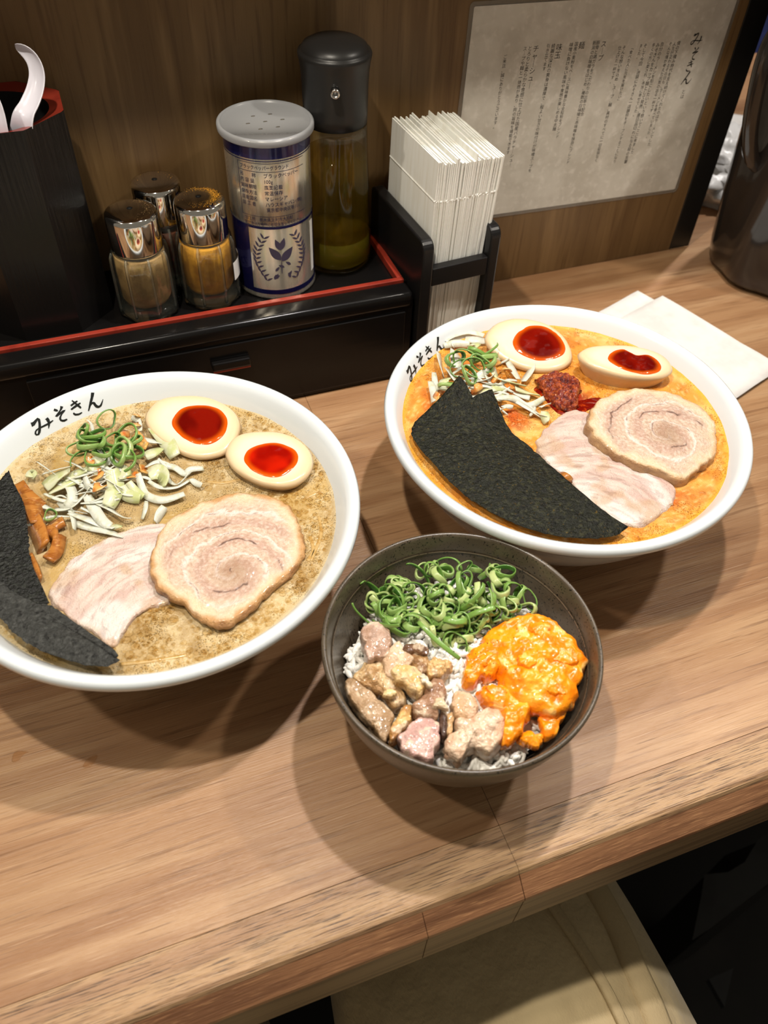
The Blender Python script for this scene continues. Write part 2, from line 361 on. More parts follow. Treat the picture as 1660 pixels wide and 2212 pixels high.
# ------------------------------------------------------------------ the setting
struct(bobj('floor', (-3, 3, -2, 4, -.80, -.75), M['darkfloor']))
YP = .4178
wall = struct(bobj('wall_back', (-1.4, .3905, YP, YP+.020, .0005, .39), M['panel']))
struct(bobj('trim_1', (.3907, .4112, YP-.0006, YP+.0215, .0012, .39), M['blacktrim'], bev=.0006))
sh = bobj('overhead_shelf', (-1.4, 1.2, .309, .45, .39, .41), M['panel']); struct(sh)
foot = bobj('panel_foot', (.3915, .4105, YP-.0012, YP+.02, .0001, .0018), M['steel']); foot.parent = bpy.data.objects['trim_1']

ctr = empty('counter', (0, 0, -.75), 'brown wood grain restaurant counter under all the bowls', 'counter')
SX = .0245
inv = Matrix.Translation((0, 0, .75))
def part_abs(o, parent):
    o.parent = parent; o.matrix_parent_inverse = Matrix.Translation(parent.location).inverted(); return o
for x0, x1 in ((-1.4, SX-.0001), (SX+.0001, 1.4)):
    part_abs(bobj('top_panel', (x0, x1, .0002, .80, -.03, 0), M['table'], bev=.00015), ctr)
    v, f = prism_x([(0, -.00005), (-.001, .0001), (-.0196, 0), (-.0214, -.0009), (-.0226, -.003), (-.0226, -.02), (0, -.02)], x0, x1)
    part_abs(obj('edging_strip', v, f, M['edge'], smooth=False), ctr)
for x0, x1 in ((-1.4, -.0237), (-.0234, SX-.0002), (SX+.0002, 1.4)):
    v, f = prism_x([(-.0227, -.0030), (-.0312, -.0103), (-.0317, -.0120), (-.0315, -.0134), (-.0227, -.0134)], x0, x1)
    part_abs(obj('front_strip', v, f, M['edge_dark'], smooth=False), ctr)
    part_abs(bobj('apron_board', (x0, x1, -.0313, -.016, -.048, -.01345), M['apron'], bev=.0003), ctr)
part_abs(bobj('support_panel', (-1.4, 1.4, .30, .33, -.749, -.0301), M['blacktrim']), ctr)

# ------------------------------------------------------------------ text helpers
def text_mesh(body, res=2):
    cu = bpy.data.curves.new('t', 'FONT'); cu.body = body; cu.size = 1; cu.resolution_u = res; cu.fill_mode = 'FRONT'
    o = bpy.data.objects.new('t', cu); COL.objects.link(o)
    dg = bpy.context.evaluated_depsgraph_get(); dg.update()
    me = bpy.data.meshes.new_from_object(o.evaluated_get(dg)); bpy.data.objects.remove(o); bpy.data.curves.remove(cu)
    vs = [v.co.copy() for v in me.vertices]; fs = [tuple(p.vertices) for p in me.polygons]; bpy.data.meshes.remove(me)
    return vs, fs
KANA = {  # brush strokes (x, y, width) in a unit box
 'mi': [[(.12, .80, .20), (.22, .78, .17), (.38, .86, .10), (.50, .90, .10), (.47, .70, .09), (.36, .42, .09), (.20, .14, .10), (.08, .10, .07), (.06, .26, .06), (.20, .38, .07), (.50, .36, .08), (.78, .34, .09), (1.0, .38, .05)],
        [(.80, .68, .13), (.82, .56, .11), (.78, .32, .08), (.66, .08, .03)]],
 'so': [[(.30, .92, .11), (.42, .80, .10), (.44, .74, .05)], [(.78, .90, .13), (.60, .72, .08), (.18, .50, .06), (.50, .56, .09), (.84, .62, .09), (.60, .50, .06), (.40, .34, .09), (.36, .18, .10), (.50, .06, .11), (.72, .06, .06)]],
 'ki': [[(.26, .72, .08), (.50, .78, .09), (.74, .84, .06)], [(.18, .50, .08), (.50, .58, .10), (.86, .66, .07)], [(.46, .98, .06), (.58, .74, .10), (.74, .42, .11), (.78, .36, .04)], [(.22, .26, .07), (.28, .12, .10), (.50, .05, .09), (.72, .08, .05)]],
 'n':  [[(.62, 1.0, .12), (.50, .74, .11), (.30, .38, .09), (.10, .02, .05)], [(.16, .14, .04), (.34, .38, .08), (.48, .40, .10), (.52, .24, .11), (.60, .08, .12), (.76, .10, .09), (.92, .34, .04), (.98, .44, .02)]]}
def kana_quads(key, wk=1.0):
    vs, fs = [], []
    for st in KANA[key]:
        c = crom([(x, y, w) for x, y, w in st], 26, False); b = len(vs)
        for i, p in enumerate(c):
            a, q = c[min(i+1, 25)], c[max(i-1, 0)]
            t = Vector((a.x-q.x, a.y-q.y)); t = t.normalized() if t.length > 1e-9 else Vector((1, 0)); nrm = Vector((-t.y, t.x))
            w = max(.012, p.z)*.5*wk*(1+.22*noise.noise(Vector((p.x*9, p.y*9, 3))))
            vs += [(p.x+nrm.x*w, p.y+nrm.y*w), (p.x-nrm.x*w, p.y-nrm.y*w)]
        fs += [(b+2*i, b+2*i+1, b+2*i+3, b+2*i+2) for i in range(25)]
    return vs, fs

# ------------------------------------------------------------------ laminated sign on the panel
SGX, SGZ = (.1706+.3776)/2, (.0612+.2085)/2
sign = empty('wall_sign', (SGX, YP, SGZ), 'laminated sheet of vertical Japanese text fixed to the wood panel', 'sign'); sign.rotation_euler = (0, -math.radians(-1.1), 0)
def rrect(w, h, r, n=6):
    out = []
    for cx, cz, a0 in ((w-r, h-r, 0), (-w+r, h-r, 90), (-w+r, -h+r, 180), (w-r, -h+r, 270)):
        for i in range(n+1):
            a = math.radians(a0+90*i/n); out.append((cx+r*math.cos(a), cz+r*math.sin(a)))
    return out
def plate(name, out, y0, y1, m, par):
    n = len(out); vs = [(x, y0, z) for x, z in out]+[(x, y1, z) for x, z in out]
    return obj(name, vs, [tuple(range(n)), tuple(range(n, 2*n))[::-1]]+[(i, n+i, n+(i+1) % n, (i+1) % n) for i in range(n)], m, par, smooth=False)
plate('laminate_film', rrect(.1062, .0763, .003), -.00045, -.00005, M['film'], sign)
plate('paper_sheet', rrect(.1033, .0735, .0012), -.00062, -.00046, M['sign'], sign)
COLS = [(.3378, .1776, .0759, '僕の下積み時代を支え続けてくれたのはラーメンでした'), (.3343, .1771, .0689, '人生が変わるその日も、ラーメンを食べていました。'), (.3308, .1774, .0521, 'そんな僕が考えた元気の出る一杯です。'),
 (.3236, .1778, .0811, '自分のラーメンを形にしたいという想いでここに来ました'), (.3201, .1776, .0880, 'みそきんをカップ麺として発売、連日品切れになる程の反響'), (.3165, .1776, .0513, '多くの方に愛され、本当に幸せでした。'),
 (.3096, .1777, .0867, 'そして今回、池袋にみそきん一店舗目をオープンすることになり'), (.3058, .1777, .0101, 'ました。'), (.2988, .1768, .0387, '「食べた人に元気を届けたい」'), (.2921, .1776, .0838, 'そんな想いを込め、スープ、麺、具材のすべてに一切妥協なく'), (.2884, .1777, .0254, '仕上げた一杯です。'),
 (.2746, .1819, .0135, 'スープ'), (.2696, .1823, .0513, '豚骨と鶏ガラをこだわりの比率で配合'), (.2666, .1823, .0872, '新潟の白味噌をはじめ、複数の白味噌と赤味噌を独自にブレンド'), (.2567, .1824, .0050, '麺'), (.2523, .1825, .0661, '国産小麦粉をベースに風味豊かな全粒粉をブレンド'), (.2484, .1824, .0602, '味噌に負けない風味や食感が楽しめる中太麺'),
 (.2391, .1824, .0100, '味玉'), (.2343, .1826, .0903, '綺麗な深紅の黄身は濃厚で、程よい甘さの味付けが味噌スープを'), (.2303, .1827, .0174, '引き立てます'), (.2211, .1825, .0282, 'チャーシュー'), (.2164, .1824, .0835, 'とろりと柔らかな食感に仕上げた国産バラチャーシュー'), (.2127, .1823, .0738, 'スープや麺と一体感があり、肉の旨味を堪能できます'), (.1985, .1781, .0495, 'ご来店、誠にありがとうございます。'), (.3555, .1429, .0069, 'とは')]
for x, z, L, s in COLS:
    n = len(s); tv, tf = text_mesh('\n'.join(s.replace('ー', '｜').replace('「', '﹁').replace('」', '﹂'))); k = L/n
    head = s in ('スープ', '麺', '味玉', 'チャーシュー'); kw = k*1.0
    xs = [v.x for v in tv]; cx = (min(xs)+max(xs))/2
    obj('text_column', [((v.x-cx)*kw+x-SGX, -.00068, z-SGZ+(v.y-.85)*k) for v in tv], tf, M['signink'], sign, smooth=False)
for key, x, z, w, h in (('mi', .3480, .1735, .0100, .0092), ('so', .3512, .1635, .0072, .0095), ('ki', .3500, .1555, .0072, .0085), ('n', .3498, .1465, .0095, .0092)):
    kv, kf = kana_quads(key)
    obj('brush_character', [(px*w+x-SGX, -.0007, py*h+z-SGZ) for px, py in kv], kf, M['signink'], sign, smooth=False)

# ------------------------------------------------------------------ tray box and what stands on it
YF, ZT, ZF = .3233, .0718, .0670
tray = empty('condiment_box', (-.02, .37, 0), 'black lacquer drawer box with red lined tray top against the panel', 'box')
TX0, TX1 = -.21, .1036
A = lambda o: part_abs(o, tray)
A(bobj('box_body', (TX0, TX1, YF+.0012, YP-.0006, .0006, ZF), M['lacquer'], bev=.0006))
A(bobj('front_rail', (TX0, TX1, YF, .3390, .0600, ZT), M['lacquer'], bev=.0034, smooth=True, seg=4))
A(bobj('side_rail', (.1020, TX1, .3391, YP-.0006, ZF, ZT-.0004), M['lacquer'], bev=.0004))
A(bobj('red_trim', (TX0, .1020, .3391, .3428, ZF, ZT+.0006), M['red'], bev=.0004))
A(bobj('red_trim', (.0982, .1020, .3429, YP-.0007, ZF, ZT+.0006), M['red'], bev=.0004))
A(bobj('drawer_front', (-.150, .0978, YF-.0004, YF+.0011, .0045, .0575), M['lacquer'], bev=.0004))
A(bobj('base_plinth', (TX0, TX1, YF+.002, YF+.004, .0001, .0006), M['blacktrim']))
pull = A(bobj('drawer_pull', (-.038, -.0125, YF-.005, YF-.0005, .0415, .0475), M['lacquer'], bev=.001))
A(bobj('pull_underside', (-.0375, -.013, YF-.0045, YF-.0005, .0400, .0414), M['red']))

# chopstick box with two spoons
cbx = empty('spoon_holder', (-.128, .3845, ZF), 'black octagonal wooden spoon box with red rim beside the spice shakers', 'holder')
octo = [(.0168, -.0330), (.0385, -.0140), (.0385, .0140), (.0168, .0328), (-.0168, .0328), (-.0385, .0140), (-.0385, -.0140), (-.0168, -.0330)]
def ring_between(out, inn, z0, z1, n=96):
    def on(poly, a):
        d = Vector((math.cos(a), math.sin(a)))
        for i in range(len(poly)):
            p, q = Vector(poly[i]), Vector(poly[(i+1) % len(poly)]); e = q-p
            den = d.x*e.y-d.y*e.x
            if abs(den) < 1e-12: continue
            t = (p.x*e.y-p.y*e.x)/den; u = (p.x*d.y-p.y*d.x)/den
            if t > 0 and -1e-9 <= u <= 1+1e-9: return d*t
    vs = []
    for i in range(n):
        a = 2*PI*i/n; o = on(out, a); vs.append((o.x, o.y, z0))
    for i in range(n):
        a = 2*PI*i/n; vs.append((inn[0]*math.cos(a), inn[1]*math.sin(a), z1))
    return vs, [(i, (i+1) % n, n+(i+1) % n, n+i) for i in range(n)]
H = .126
n8 = len(octo); vs = [(x, y, 0) for x, y in octo]+[(x, y, H) for x, y in octo]
obj('outer_wall', vs, [(i, (i+1) % 8, 8+(i+1) % 8, 8+i) for i in range(8)]+[tuple(range(8))[::-1]], M['lacquer_v'], cbx, smooth=False)
v, f = ring_between(octo, (.0315, .0275), H, H-.0022); obj('red_rim', v, f, M['red'], cbx)
v, f = lathe([(.0315, H-.0022), (.0315, .006), (.0001, .006)], 48, cap0=False); obj('inner_wall', [(x, y*.0275/.0315, z) for x, y, z in v], f, M['hole'], cbx)

def spoon(name, path, widths, label):
    """Chinese-style spoon handle with raised edges: path of points, half widths; gutter cross-section"""
    n = 40; c = crom([p[:3] for p in path], n, False); w = crom([(x, 0, 0) for x in widths], n, False)
    vs, fs = [], []; side0 = Vector(path[0][3])
    sec = [(-1, .34), (-.82, .30), (-.55, .02), (0, -.08), (.55, .02), (.82, .30), (1, .34), (1, .16), (.72, -.04), (.45, -.22), (0, -.30), (-.45, -.22), (-.72, -.04), (-1, .16)]
    m = len(sec)
    for i, p in enumerate(c):
        t = (c[min(i+1, n-1)]-c[max(i-1, 0)]).normalized(); s = (side0-t*side0.dot(t)).normalized(); u = s.cross(t)
        k = w[i].x*(1 if 0 < i < n-1 else .55)
        for a, b in sec: vs.append(p+s*(a*k)+u*(b*k*.9))
    for i in range(n-1):
        for j in range(m): fs.append((i*m+j, i*m+(j+1) % m, (i+1)*m+(j+1) % m, (i+1)*m+j))
    fs += [tuple(range(m))[::-1], tuple((n-1)*m+j for j in range(m))]
    me = mesh(name, vs, fs); o = link(name, me, M['spoon'])
    sd = o.modifiers.new('s', 'SUBSURF'); sd.levels = 1; sd.render_levels = 1
    return tag(o, label, 'spoon')
spoon('soup_spoon', [(-.126, .372, .100, (.80, -.60, 0)), (-.1205, .366, .155, 0), (-.1108, .3602, .1930, 0), (-.1062, .3640, .1985, 0), (-.1008, .3690, .2045, 0), (-.0975, .3735, .2110, 0), (-.0978, .3770, .2170, 0), (-.1010, .380, .2210, 0), (-.1055, .3825, .2226, 0)],
      [.0070, .0062, .0050, .0058, .0066, .0074, .0076, .0068, .0036], 'white melamine soup spoon with its curled handle highest above the box')
spoon('soup_spoon', [(-.134, .366, .090, (.93, -.37, 0)), (-.1285, .3610, .150, 0), (-.1235, .3575, .1900, 0), (-.1222, .3590, .1995, 0), (-.1225, .3615, .2065, 0), (-.1240, .3640, .2120, 0)],
      [.0095, .0098, .0100, .0095, .0080, .0040], 'pale spoon with a broad handle at the left edge of the spoon box')

# glass spice shakers
def shaker(x, y, powder, fill, label, hz, rot, dust=None, dmat=None, lab=False):
    t = empty('spice_shaker', (x, y, ZF), label, 'shaker', 'glass spice shakers on the tray'); t.rotation_euler = (0, 0, rot)
    NF = 8
    def fl(a, k):
        c = abs(math.cos(a*NF/2)); return 1-.075*(1-c**3) if 2 <= k <= 7 else (1-.02*(1-c**3))
    v, f = lathe([(.0150, .0003), (.0188, .0006), (.0200, .0030), (.0198, .008), (.0196, .020), (.0194, .034), (.0190, .0405), (.0178, .0440), (.0158, .0462), (.0153, .0470)], 96, fl, cap1=False)
    obj('glass_jar', v, f, M['jarglass'], t)
    v, f = lathe([(.0001, .0086), (.0150, .0090), (.0162, .012), (.0164, .034), (.0160, .0405), (.0148, .0440), (.0138, .0470), (.0138, .0475)], 64, cap0=False, cap1=False); obj('jar_lining', v, f, M['glass'], t)
    for q in range(NF):
        a = 2*PI*(q+.5)/NF+PI/NF; rv, rf = tube([(.0187*math.cos(a), .0187*math.sin(a), .004), (.0186*math.cos(a), .0186*math.sin(a), .020), (.0183*math.cos(a), .0183*math.sin(a), .0395), (.0168*math.cos(a), .0168*math.sin(a), .0445)], .0008, 14, 6); obj('rib_highlight', rv, rf, M['rib_hilite'], t)
    v, f = lathe([(.0165, .0012), (.0180, .0022), (.0180, .0062), (.0155, .0082), (.0001, .0084)], 48); obj('jar_base', v, f, M['glassthick'], t)
    v, f = lathe([(.0001, .0090), (.0140, .0092), (.0156, .0125), (.0159, fill*.7), (.0156, fill), (.0120, fill+.0006), (.0001, fill-.001)], 48); obj('spice_powder', v, f, powder, t)
    v, f = lathe([(.0152, .0452), (.0157, .0450), (.0158, .0460), (.0158, .0650), (.0154, .0672), (.0142, .0684), (.0100, .0694), (.0040, .0697), (.0018, .0697)], 64, cap0=False, cap1=True); cap = obj('chrome_cap', v, f, M['chrome'], t)
    v, f = lathe([(.0017, .0698), (.0001, .06985)], 20); obj('shake_hole', v, f, M['hole'], cap)
    if lab:
        vs, fs = [], []; a0, a1 = lab; n = 14
        for i in range(n+1):
            a = a0+(a1-a0)*i/n; 
            for z in (.0175, .0300): vs.append((.0201*math.cos(a), .0201*math.sin(a), z))
        fs = [(2*i, 2*i+2, 2*i+3, 2*i+1) for i in range(n)]; lb = obj('paper_label', vs, fs, M['paper'], t)
        tv, tf = text_mesh('カ'); obj('label_text', [(.0203*math.cos(a0+.45+p.x*.0075/.02), .0203*math.sin(a0+.45+p.x*.0075/.02), .0205+p.y*.0075) for p in tv], tf, M['signink'], lb, smooth=False)
    if dust:
        rd = random.Random(hash(label) % 99 if False else int(x*1000)); vs, fs = [], []
        for _ in range(dust):
            a = rd.gauss(dmat[1], .9); r = abs(rd.gauss(.0055, .0042)); 
            if r > .0145: continue
            zz = .0697-(.0003 if r < .010 else .0003+(r-.010)*.2)
            s = rd.uniform(.00006, .00018); b = len(vs); cx, cy = r*math.cos(a), r*math.sin(a)
            vs += [(cx-s, cy-s, zz), (cx+s, cy-s, zz), (cx, cy+s, zz), (cx, cy, zz+s*1.3)]
            fs += [(b, b+1, b+3), (b+1, b+2, b+3), (b+2, b, b+3)]
        d = obj('spilled_powder', vs, fs, dmat[0], cap, smooth=False); d['kind'] = 'stuff'
    return t
shaker(-.0665, .3645, M['tan'], .0425, 'glass shaker of tan spice nearest the black spoon box', 0, .2, 500, (M['tan'], -.2))
shaker(-.0250, .3672, M['yellow'], .0430, 'glass shaker of yellow spice with a white label', 0, .35, 4000, (M['yellow'], -.3), lab=(-1.15, -.15))
shaker(-.0466, .3960, M['redpow'], .0400, 'glass shaker of dark spice standing behind the other two shakers', 0, .1, 60, (M['yellow'], .1))

# pepper can
CX, CY, CR = .0215, .3745, .0262
CA = math.atan2(CAM.y-CY, CAM.x-CX)
can = empty('pepper_can', (CX, CY, ZF), 'silver and navy spice tin with a milky plastic lid', 'can')
v, f = lathe([(.0245, .0002), (.0266, .0008), (.0268, .0022), (.0262, .0034), (.0261, .0520), (.02575, .0532), (.0261, .0544), (.0261, .1045), (.0257, .1054), (.0001, .1055)], 96); obj('tin_body', v, f, M['tin'], can)
v, f = lathe([(.0266, .1030), (.0286, .1029), (.0289, .1034), (.0290, .1058), (.0288, .1068), (.0281, .1074), (.0272, .1074), (.0266, .1070), (.0263, .1060), (.0001, .1060)], 96, cap0=False)
lid = obj('plastic_lid', v, f, M['lid'], can)
for k in range(7):
    a = 2*PI*k/6; r = 0 if k == 6 else .0105
    vv, ff = lathe([(.0009, .10605), (.0001, .10608)], 12); obj('lid_hole', [(x*1.5+r*math.cos(a), y*.8+r*math.sin(a), z) for x, y, z in vv], ff, pm('lid_hole_dust', lin(118, 112, 100), .6) if k == 0 else bpy.data.materials['lid_hole_dust'], lid)
def cpatch(name, d0, d1, z0, z1, m, r=CR+.00012, n=None):
    n = n or max(3, int(abs(d1-d0)/4)); vs = []
    for i in range(n+1):
        a = CA+math.radians(d0+(d1-d0)*i/n)
        for z in (z0, z1): vs.append((r*math.cos(a), r*math.sin(a), z-ZF))
    return obj(name, vs, [(2*i, 2*i+2, 2*i+3, 2*i+1) for i in range(n)], m, can)
cpatch('navy_band', -180, 180, .1622, .1712, M['navy'])
cpatch('navy_line', -180, 180, .1608, .1613, M['navy'])
cpatch('navy_band', -180, 180, .1180, .1196, M['navy'], r=CR+.00014)
cpatch('navy_panel', -110, -36, .0745, .1180, M['navy'])
cpatch('navy_panel', -180, -112, .0745, .1180, M['navy'])
cpatch('navy_panel', 74, 179, .0745, .1180, M['navy'])
cpatch('white_panel', 63, 73, .0790, .1150, M['paper'])
cpatch('navy_band', -180, 180, .0712, .0745, M['navy'], r=CR+.00014)
for z in (.1567+.0029, .1545, .1262): cpatch('print_rule', -43, 52, z, z+.00022, M['tinprint'])
cpatch('print_rule', -43.4, -42.9, .1262, .1598, M['tinprint'], n=3)
def ctext(s, d, z, h, kx=1.0):
    tv, tf = text_mesh(s); r = CR+.0002
    obj('printed_line', [(r*math.cos(CA+math.radians(d)+p.x*h*kx/r), r*math.sin(CA+math.radians(d)+p.x*h*kx/r), z-ZF+p.y*h) for p in tv], tf, M['tinprint'], can, smooth=False)
ctext('ブラックペッパーグラウンド', -40, .1560, .0029, .82)
for s1, s2, z in (('名　　称', 'ブラックペッパー', .1512), ('内 容 量', '100g', .1477), ('賞味期限', '底面記載', .1440), ('保存方法', '常温保存', .1404), ('原産国名', 'マレーシア', .1367), ('加 工 者', 'ハウスギャバン(株)', .1331)):
    ctext(s1, -41, z, .0030, .9); ctext(s2, -8, z, .0030, .95)
ctext('東京都中央区新川1', -7, .1297, .0029, .9); ctext('加工所　栃木県足利市大月町', -39, .1232, .0029, .84); ctext('開封後は冷暗所に密閉保管してください', -40, .1203, .0026, .82)
def cleaf(d, z, L, w, ang, m=None):
    vs, n = [], 8; r = CR+.0002
    for i in range(n+1):
        t = i/n; hw = w*math.sin(PI*t**.8)*.5
        for s in (-1, 1):
            x = L*t*math.cos(ang)-s*hw*math.sin(ang); y = L*t*math.sin(ang)+s*hw*math.cos(ang)
            a = CA+math.radians(d)+x/r; vs.append((r*math.cos(a), r*math.sin(a), z-ZF+y))
    obj('leaf_print', vs, [(2*i, 2*i+1, 2*i+3, 2*i+2) for i in range(n)], m or M['tinprint2'], can)
for d_, z_, ang, L, w_ in ((8, .0965, 2.25, .0118, .0052), (9, .0955, .85, .0118, .0054), (8, .1035, 1.95, .0082, .0036), (8.5, .1035, 1.25, .0086, .0036), (8, .0860, 1.55, .0110, .0007)): cleaf(d_, z_, L, w_, ang)
rc = random.Random(4)
for sgn, d0 in ((-1, -14), (1, 30)):
    for k in range(11):
        u = k/10; dd = d0+sgn*14*math.sin(PI*u); z = .0815+.030*u
        for s in (-1, 1): cleaf(dd, z, .0044, .0013, PI/2+s*.8+sgn*.3, M['tinprint2'])
for k in range(9): cleaf(8+rc.uniform(-16, 16), .0815+rc.uniform(0, .013), .0042, .0018, rc.uniform(0, PI), M['tinprint2'])

# vinegar dispenser
BX, BY = .0685, .3850
bt = empty('dispenser_bottle', (BX, BY, ZF), 'tall clear bottle of pale yellow liquid with a black pump head', 'bottle')
body = [(.0180, .0006), (.0222, .0012), (.0238, .0045), (.0238, .012), (.0228, .036), (.0215, .060), (.0204, .080), (.0200, .0930), (.0198, .0985), (.0190, .0990)]
v, f = lathe(body, 72, cap1=False); obj('glass_body', v, f, M['glass'], bt)
v, f = lathe([(.0001, .0032), (.0195, .0034), (.0226, .006), (.0227, .012), (.0224, .0230), (.0001, .0231)], 64); obj('liquid_base_glow', v, f, M['liquid_glow'], bt)
v, f = lathe([(.0001, .0232), (.0223, .0233), (.0218, .036), (.0206, .060), (.0196, .078), (.0001, .0781)], 64); obj('liquid', v, f, M['liquid'], bt)
v, f = lathe([(.0186, .0968), (.0198, .0972), (.0200, .104), (.0201, .112), (.0202, .120), (.0206, .127), (.0214, .1325), (.0221, .1355), (.0222, .1368), (.0216, .1380), (.0204, .1384), (.0202, .1390), (.0188, .1412), (.0150, .1432), (.0090, .1445), (.0001, .1450)], 72); hd = obj('pump_head', v, f, M['capblk'], bt)
v, f = lathe([(.0196, .0905), (.0193, .0910), (.0192, .0962), (.0196, .0966)], 64, cap0=False, cap1=False); obj('neck_ring', v, f, M['jarglass'], bt)
na = math.atan2(CAM.y-BY, CAM.x-BX)
nd = Vector((math.cos(na), math.sin(na), 0)); n0 = nd*.0195+Vector((0, 0, .1225))
v, f = lathe([(.0027, 0), (.0027, .0062), (.0017, .0063), (.0016, .003), (.0001, .003)], 20)
rot = nd.to_track_quat('Z', 'Y').to_matrix()
noz = obj('nozzle', [rot @ Vector(p)+n0 for p in v], f, M['steel'], hd)

# napkin holder and napkins
NY = .3217
hold = empty('napkin_holder', (.1365, .3217, 0), 'black wooden stand packed with upright paper napkins', 'holder')
B = lambda o: part_abs(o, hold)
def side_board(x0, x1):
    out = [(NY, .0005)]
    for i in range(7): a = PI-(PI/2)*i/6; out.append((NY+.007+.007*math.cos(a), .1022+.007*math.sin(a)))
    for i in range(5): a = PI/2-(PI/2)*i/4; out.append((.4055-.004+.004*math.cos(a), .1052+.004*math.sin(a)))
    out.append((.4055, .0005)); v, f = prism_x(out, x0, x1)
    o = B(obj('side_board', v, f, M['holder'], smooth=False)); m = o.modifiers.new('b', 'BEVEL'); m.width = .0012; m.segments = 2; m.limit_method = 'ANGLE'
side_board(.1062, .1143); side_board(.1563, .1640)
for z0, z1 in ((.0757, .0887), (.0006, .0110)): B(bobj('cross_bar', (.1144, .1562, NY+.0006, NY+.0070, z0, z1), M['holder'], bev=.0006))
B(bobj('back_board', (.1144, .1562, .3995, .4050, .0006, .0900), M['holder'], bev=.0006))
B(bobj('bottom_board', (.1144, .1562, NY+.0072, .3994, .0006, .0050), M['holder']))
hold.rotation_euler = (0, 0, math.radians(4.5)); HR = Matrix.Rotation(math.radians(4.5), 3, 'Z')
rn = random.Random(5); NN = 36
for i in range(NN):
    t = (i+.5)/NN; xb = .1150+.0406*t; xt = .1168+.0462*t; th = .00098
    yo = rn.uniform(-.0007, .0007)+(.0016 if i < 3 else 0); zo = rn.uniform(-.0010, .0010)
    if i in (9, 10): zo += .0022; yo -= .001
    if i == 20: zo += .0030
    y0, y1 = .3296+yo, .3968+yo; z0, z1 = .0052, .1555+zo-.002*t
    vs, fs = [], []
    zs = [z0, .06, .095, .1302, .1310, .1318, z1-.0003, z1]
    for k, z in enumerate(zs):
        w = (z-z0)/(z1-z0); x = xb+(xt-xb)*w**1.3
        bul = -.0005 if k == 4 else 0
        fan = 1.15 if k < 6 else .8
        for (sx, yy) in ((-1, y0), (1, y0), (1, y1), (-1, y1)):
            vs.append((x+sx*th*.5*fan+(bul if sx < 0 else 0), yy+(rn.uniform(-.0002, .0002)), z+(.0012*math.sin(i*2.1) if k == 7 and yy == y1 else 0)))
    for k in range(len(zs)-1):
        for j in range(4): fs.append((k*4+j, k*4+(j+1) % 4, k*4+4+(j+1) % 4, k*4+4+j))
    fs += [(3, 2, 1, 0), tuple(len(vs)-4+j for j in range(4))]
    vs = [Vector(p)-hold.location for p in vs]; cz = sum(vs, Vector())/len(vs); o = obj('paper_napkin', [p-cz for p in vs], fs, M['napkin'], smooth=False, loc=HR @ cz+hold.location); o.rotation_euler = hold.rotation_euler
    tag(o, 'folded white paper napkin upright in the black stand', 'napkin', 'napkins in the stand')

# loose napkins on the counter
def flat_sheet(name, pts, z, label, fold=True):
    c = [Vector((x, y, 0)) for x, y in pts]; vs, fs, n = [], [], 12
    for lay, dz in ((0, 0), (1, .0006)):
        for i in range(n+1):
            for j in range(n+1):
                p = c[0].lerp(c[1], i/n).lerp(c[3].lerp(c[2], i/n), j/n)
                vs.append((p.x, p.y, z+dz+abs(.0012*noise.noise(Vector((p.x*30, p.y*30, 1+z*100))))+(.0012*(max(0, i/n-.75)) if lay else 0)))
    q = (n+1)**2
    for i in range(n):
        for j in range(n):
            a = i*(n+1)+j; fs += [(a, a+1, a+n+2, a+n+1), (q+a, q+a+n+1, q+a+n+2, q+a+1)]
    for k in range(n):
        for a, b in ((k, k+1), (n*(n+1)+k+1, n*(n+1)+k), ((k+1)*(n+1), k*(n+1)), (k*(n+1)+n, (k+1)*(n+1)+n)): fs.append((a, b, q+b, q+a))
    return tag(obj(name, vs, fs, M['paper']), label, 'napkin')
flat_sheet('loose_napkin', [(.328, .3687), (.250, .340), (.2850, .2400), (.3630, .2690)], .0004, 'folded napkin lying flat, mostly hidden beneath another napkin')
flat_sheet('loose_napkin', [(.3410, .3525), (.2640, .3270), (.2990, .2160), (.3765, .2430)], .0030, 'white folded napkin on top, sticking out behind the orange ramen')

# ------------------------------------------------------------------ pitcher and things beyond the panel
pt = empty('water_pitcher', (.4620, .3640, .0005), 'tall smoked dark pitcher cut off by the right edge', 'pitcher')
def hexish(a, k): return 1-.05*abs(math.cos(a*4+.4))**3 if k < 9 else 1
v, f = lathe([(.030, 0), (.0500, .0006), (.0560, .006), (.0590, .022), (.0625, .060), (.0655, .100), (.0675, .150), (.0690, .210), (.0700, .235), (.0700, .240), (.0670, .240), (.0660, .230), (.0640, .180), (.055, .060), (.040, .010), (.0001, .009)], 96, hexish); obj('pitcher_body', v, f, M['pitcher'], pt)
hv, hf = ribbon([(-.060, 0, .203), (-.078, 0, .2040), (-.088, 0, .1965), (-.091, 0, .181), (-.088, 0, .158), (-.081, 0, .130), (-.070, 0, .108), (-.056, 0, .098)], .011, .010, 40, seg=10, up=Vector((.3, 1, 0)))
obj('handle', hv, hf, M['pitcher'], pt)
v, f = lathe([(.0702, .2335), (.0715, .2345), (.0718, .243), (.0680, .247), (.0001, .248)], 64, cap0=False); obj('pitcher_lid', v, f, M['pitcher'], pt)

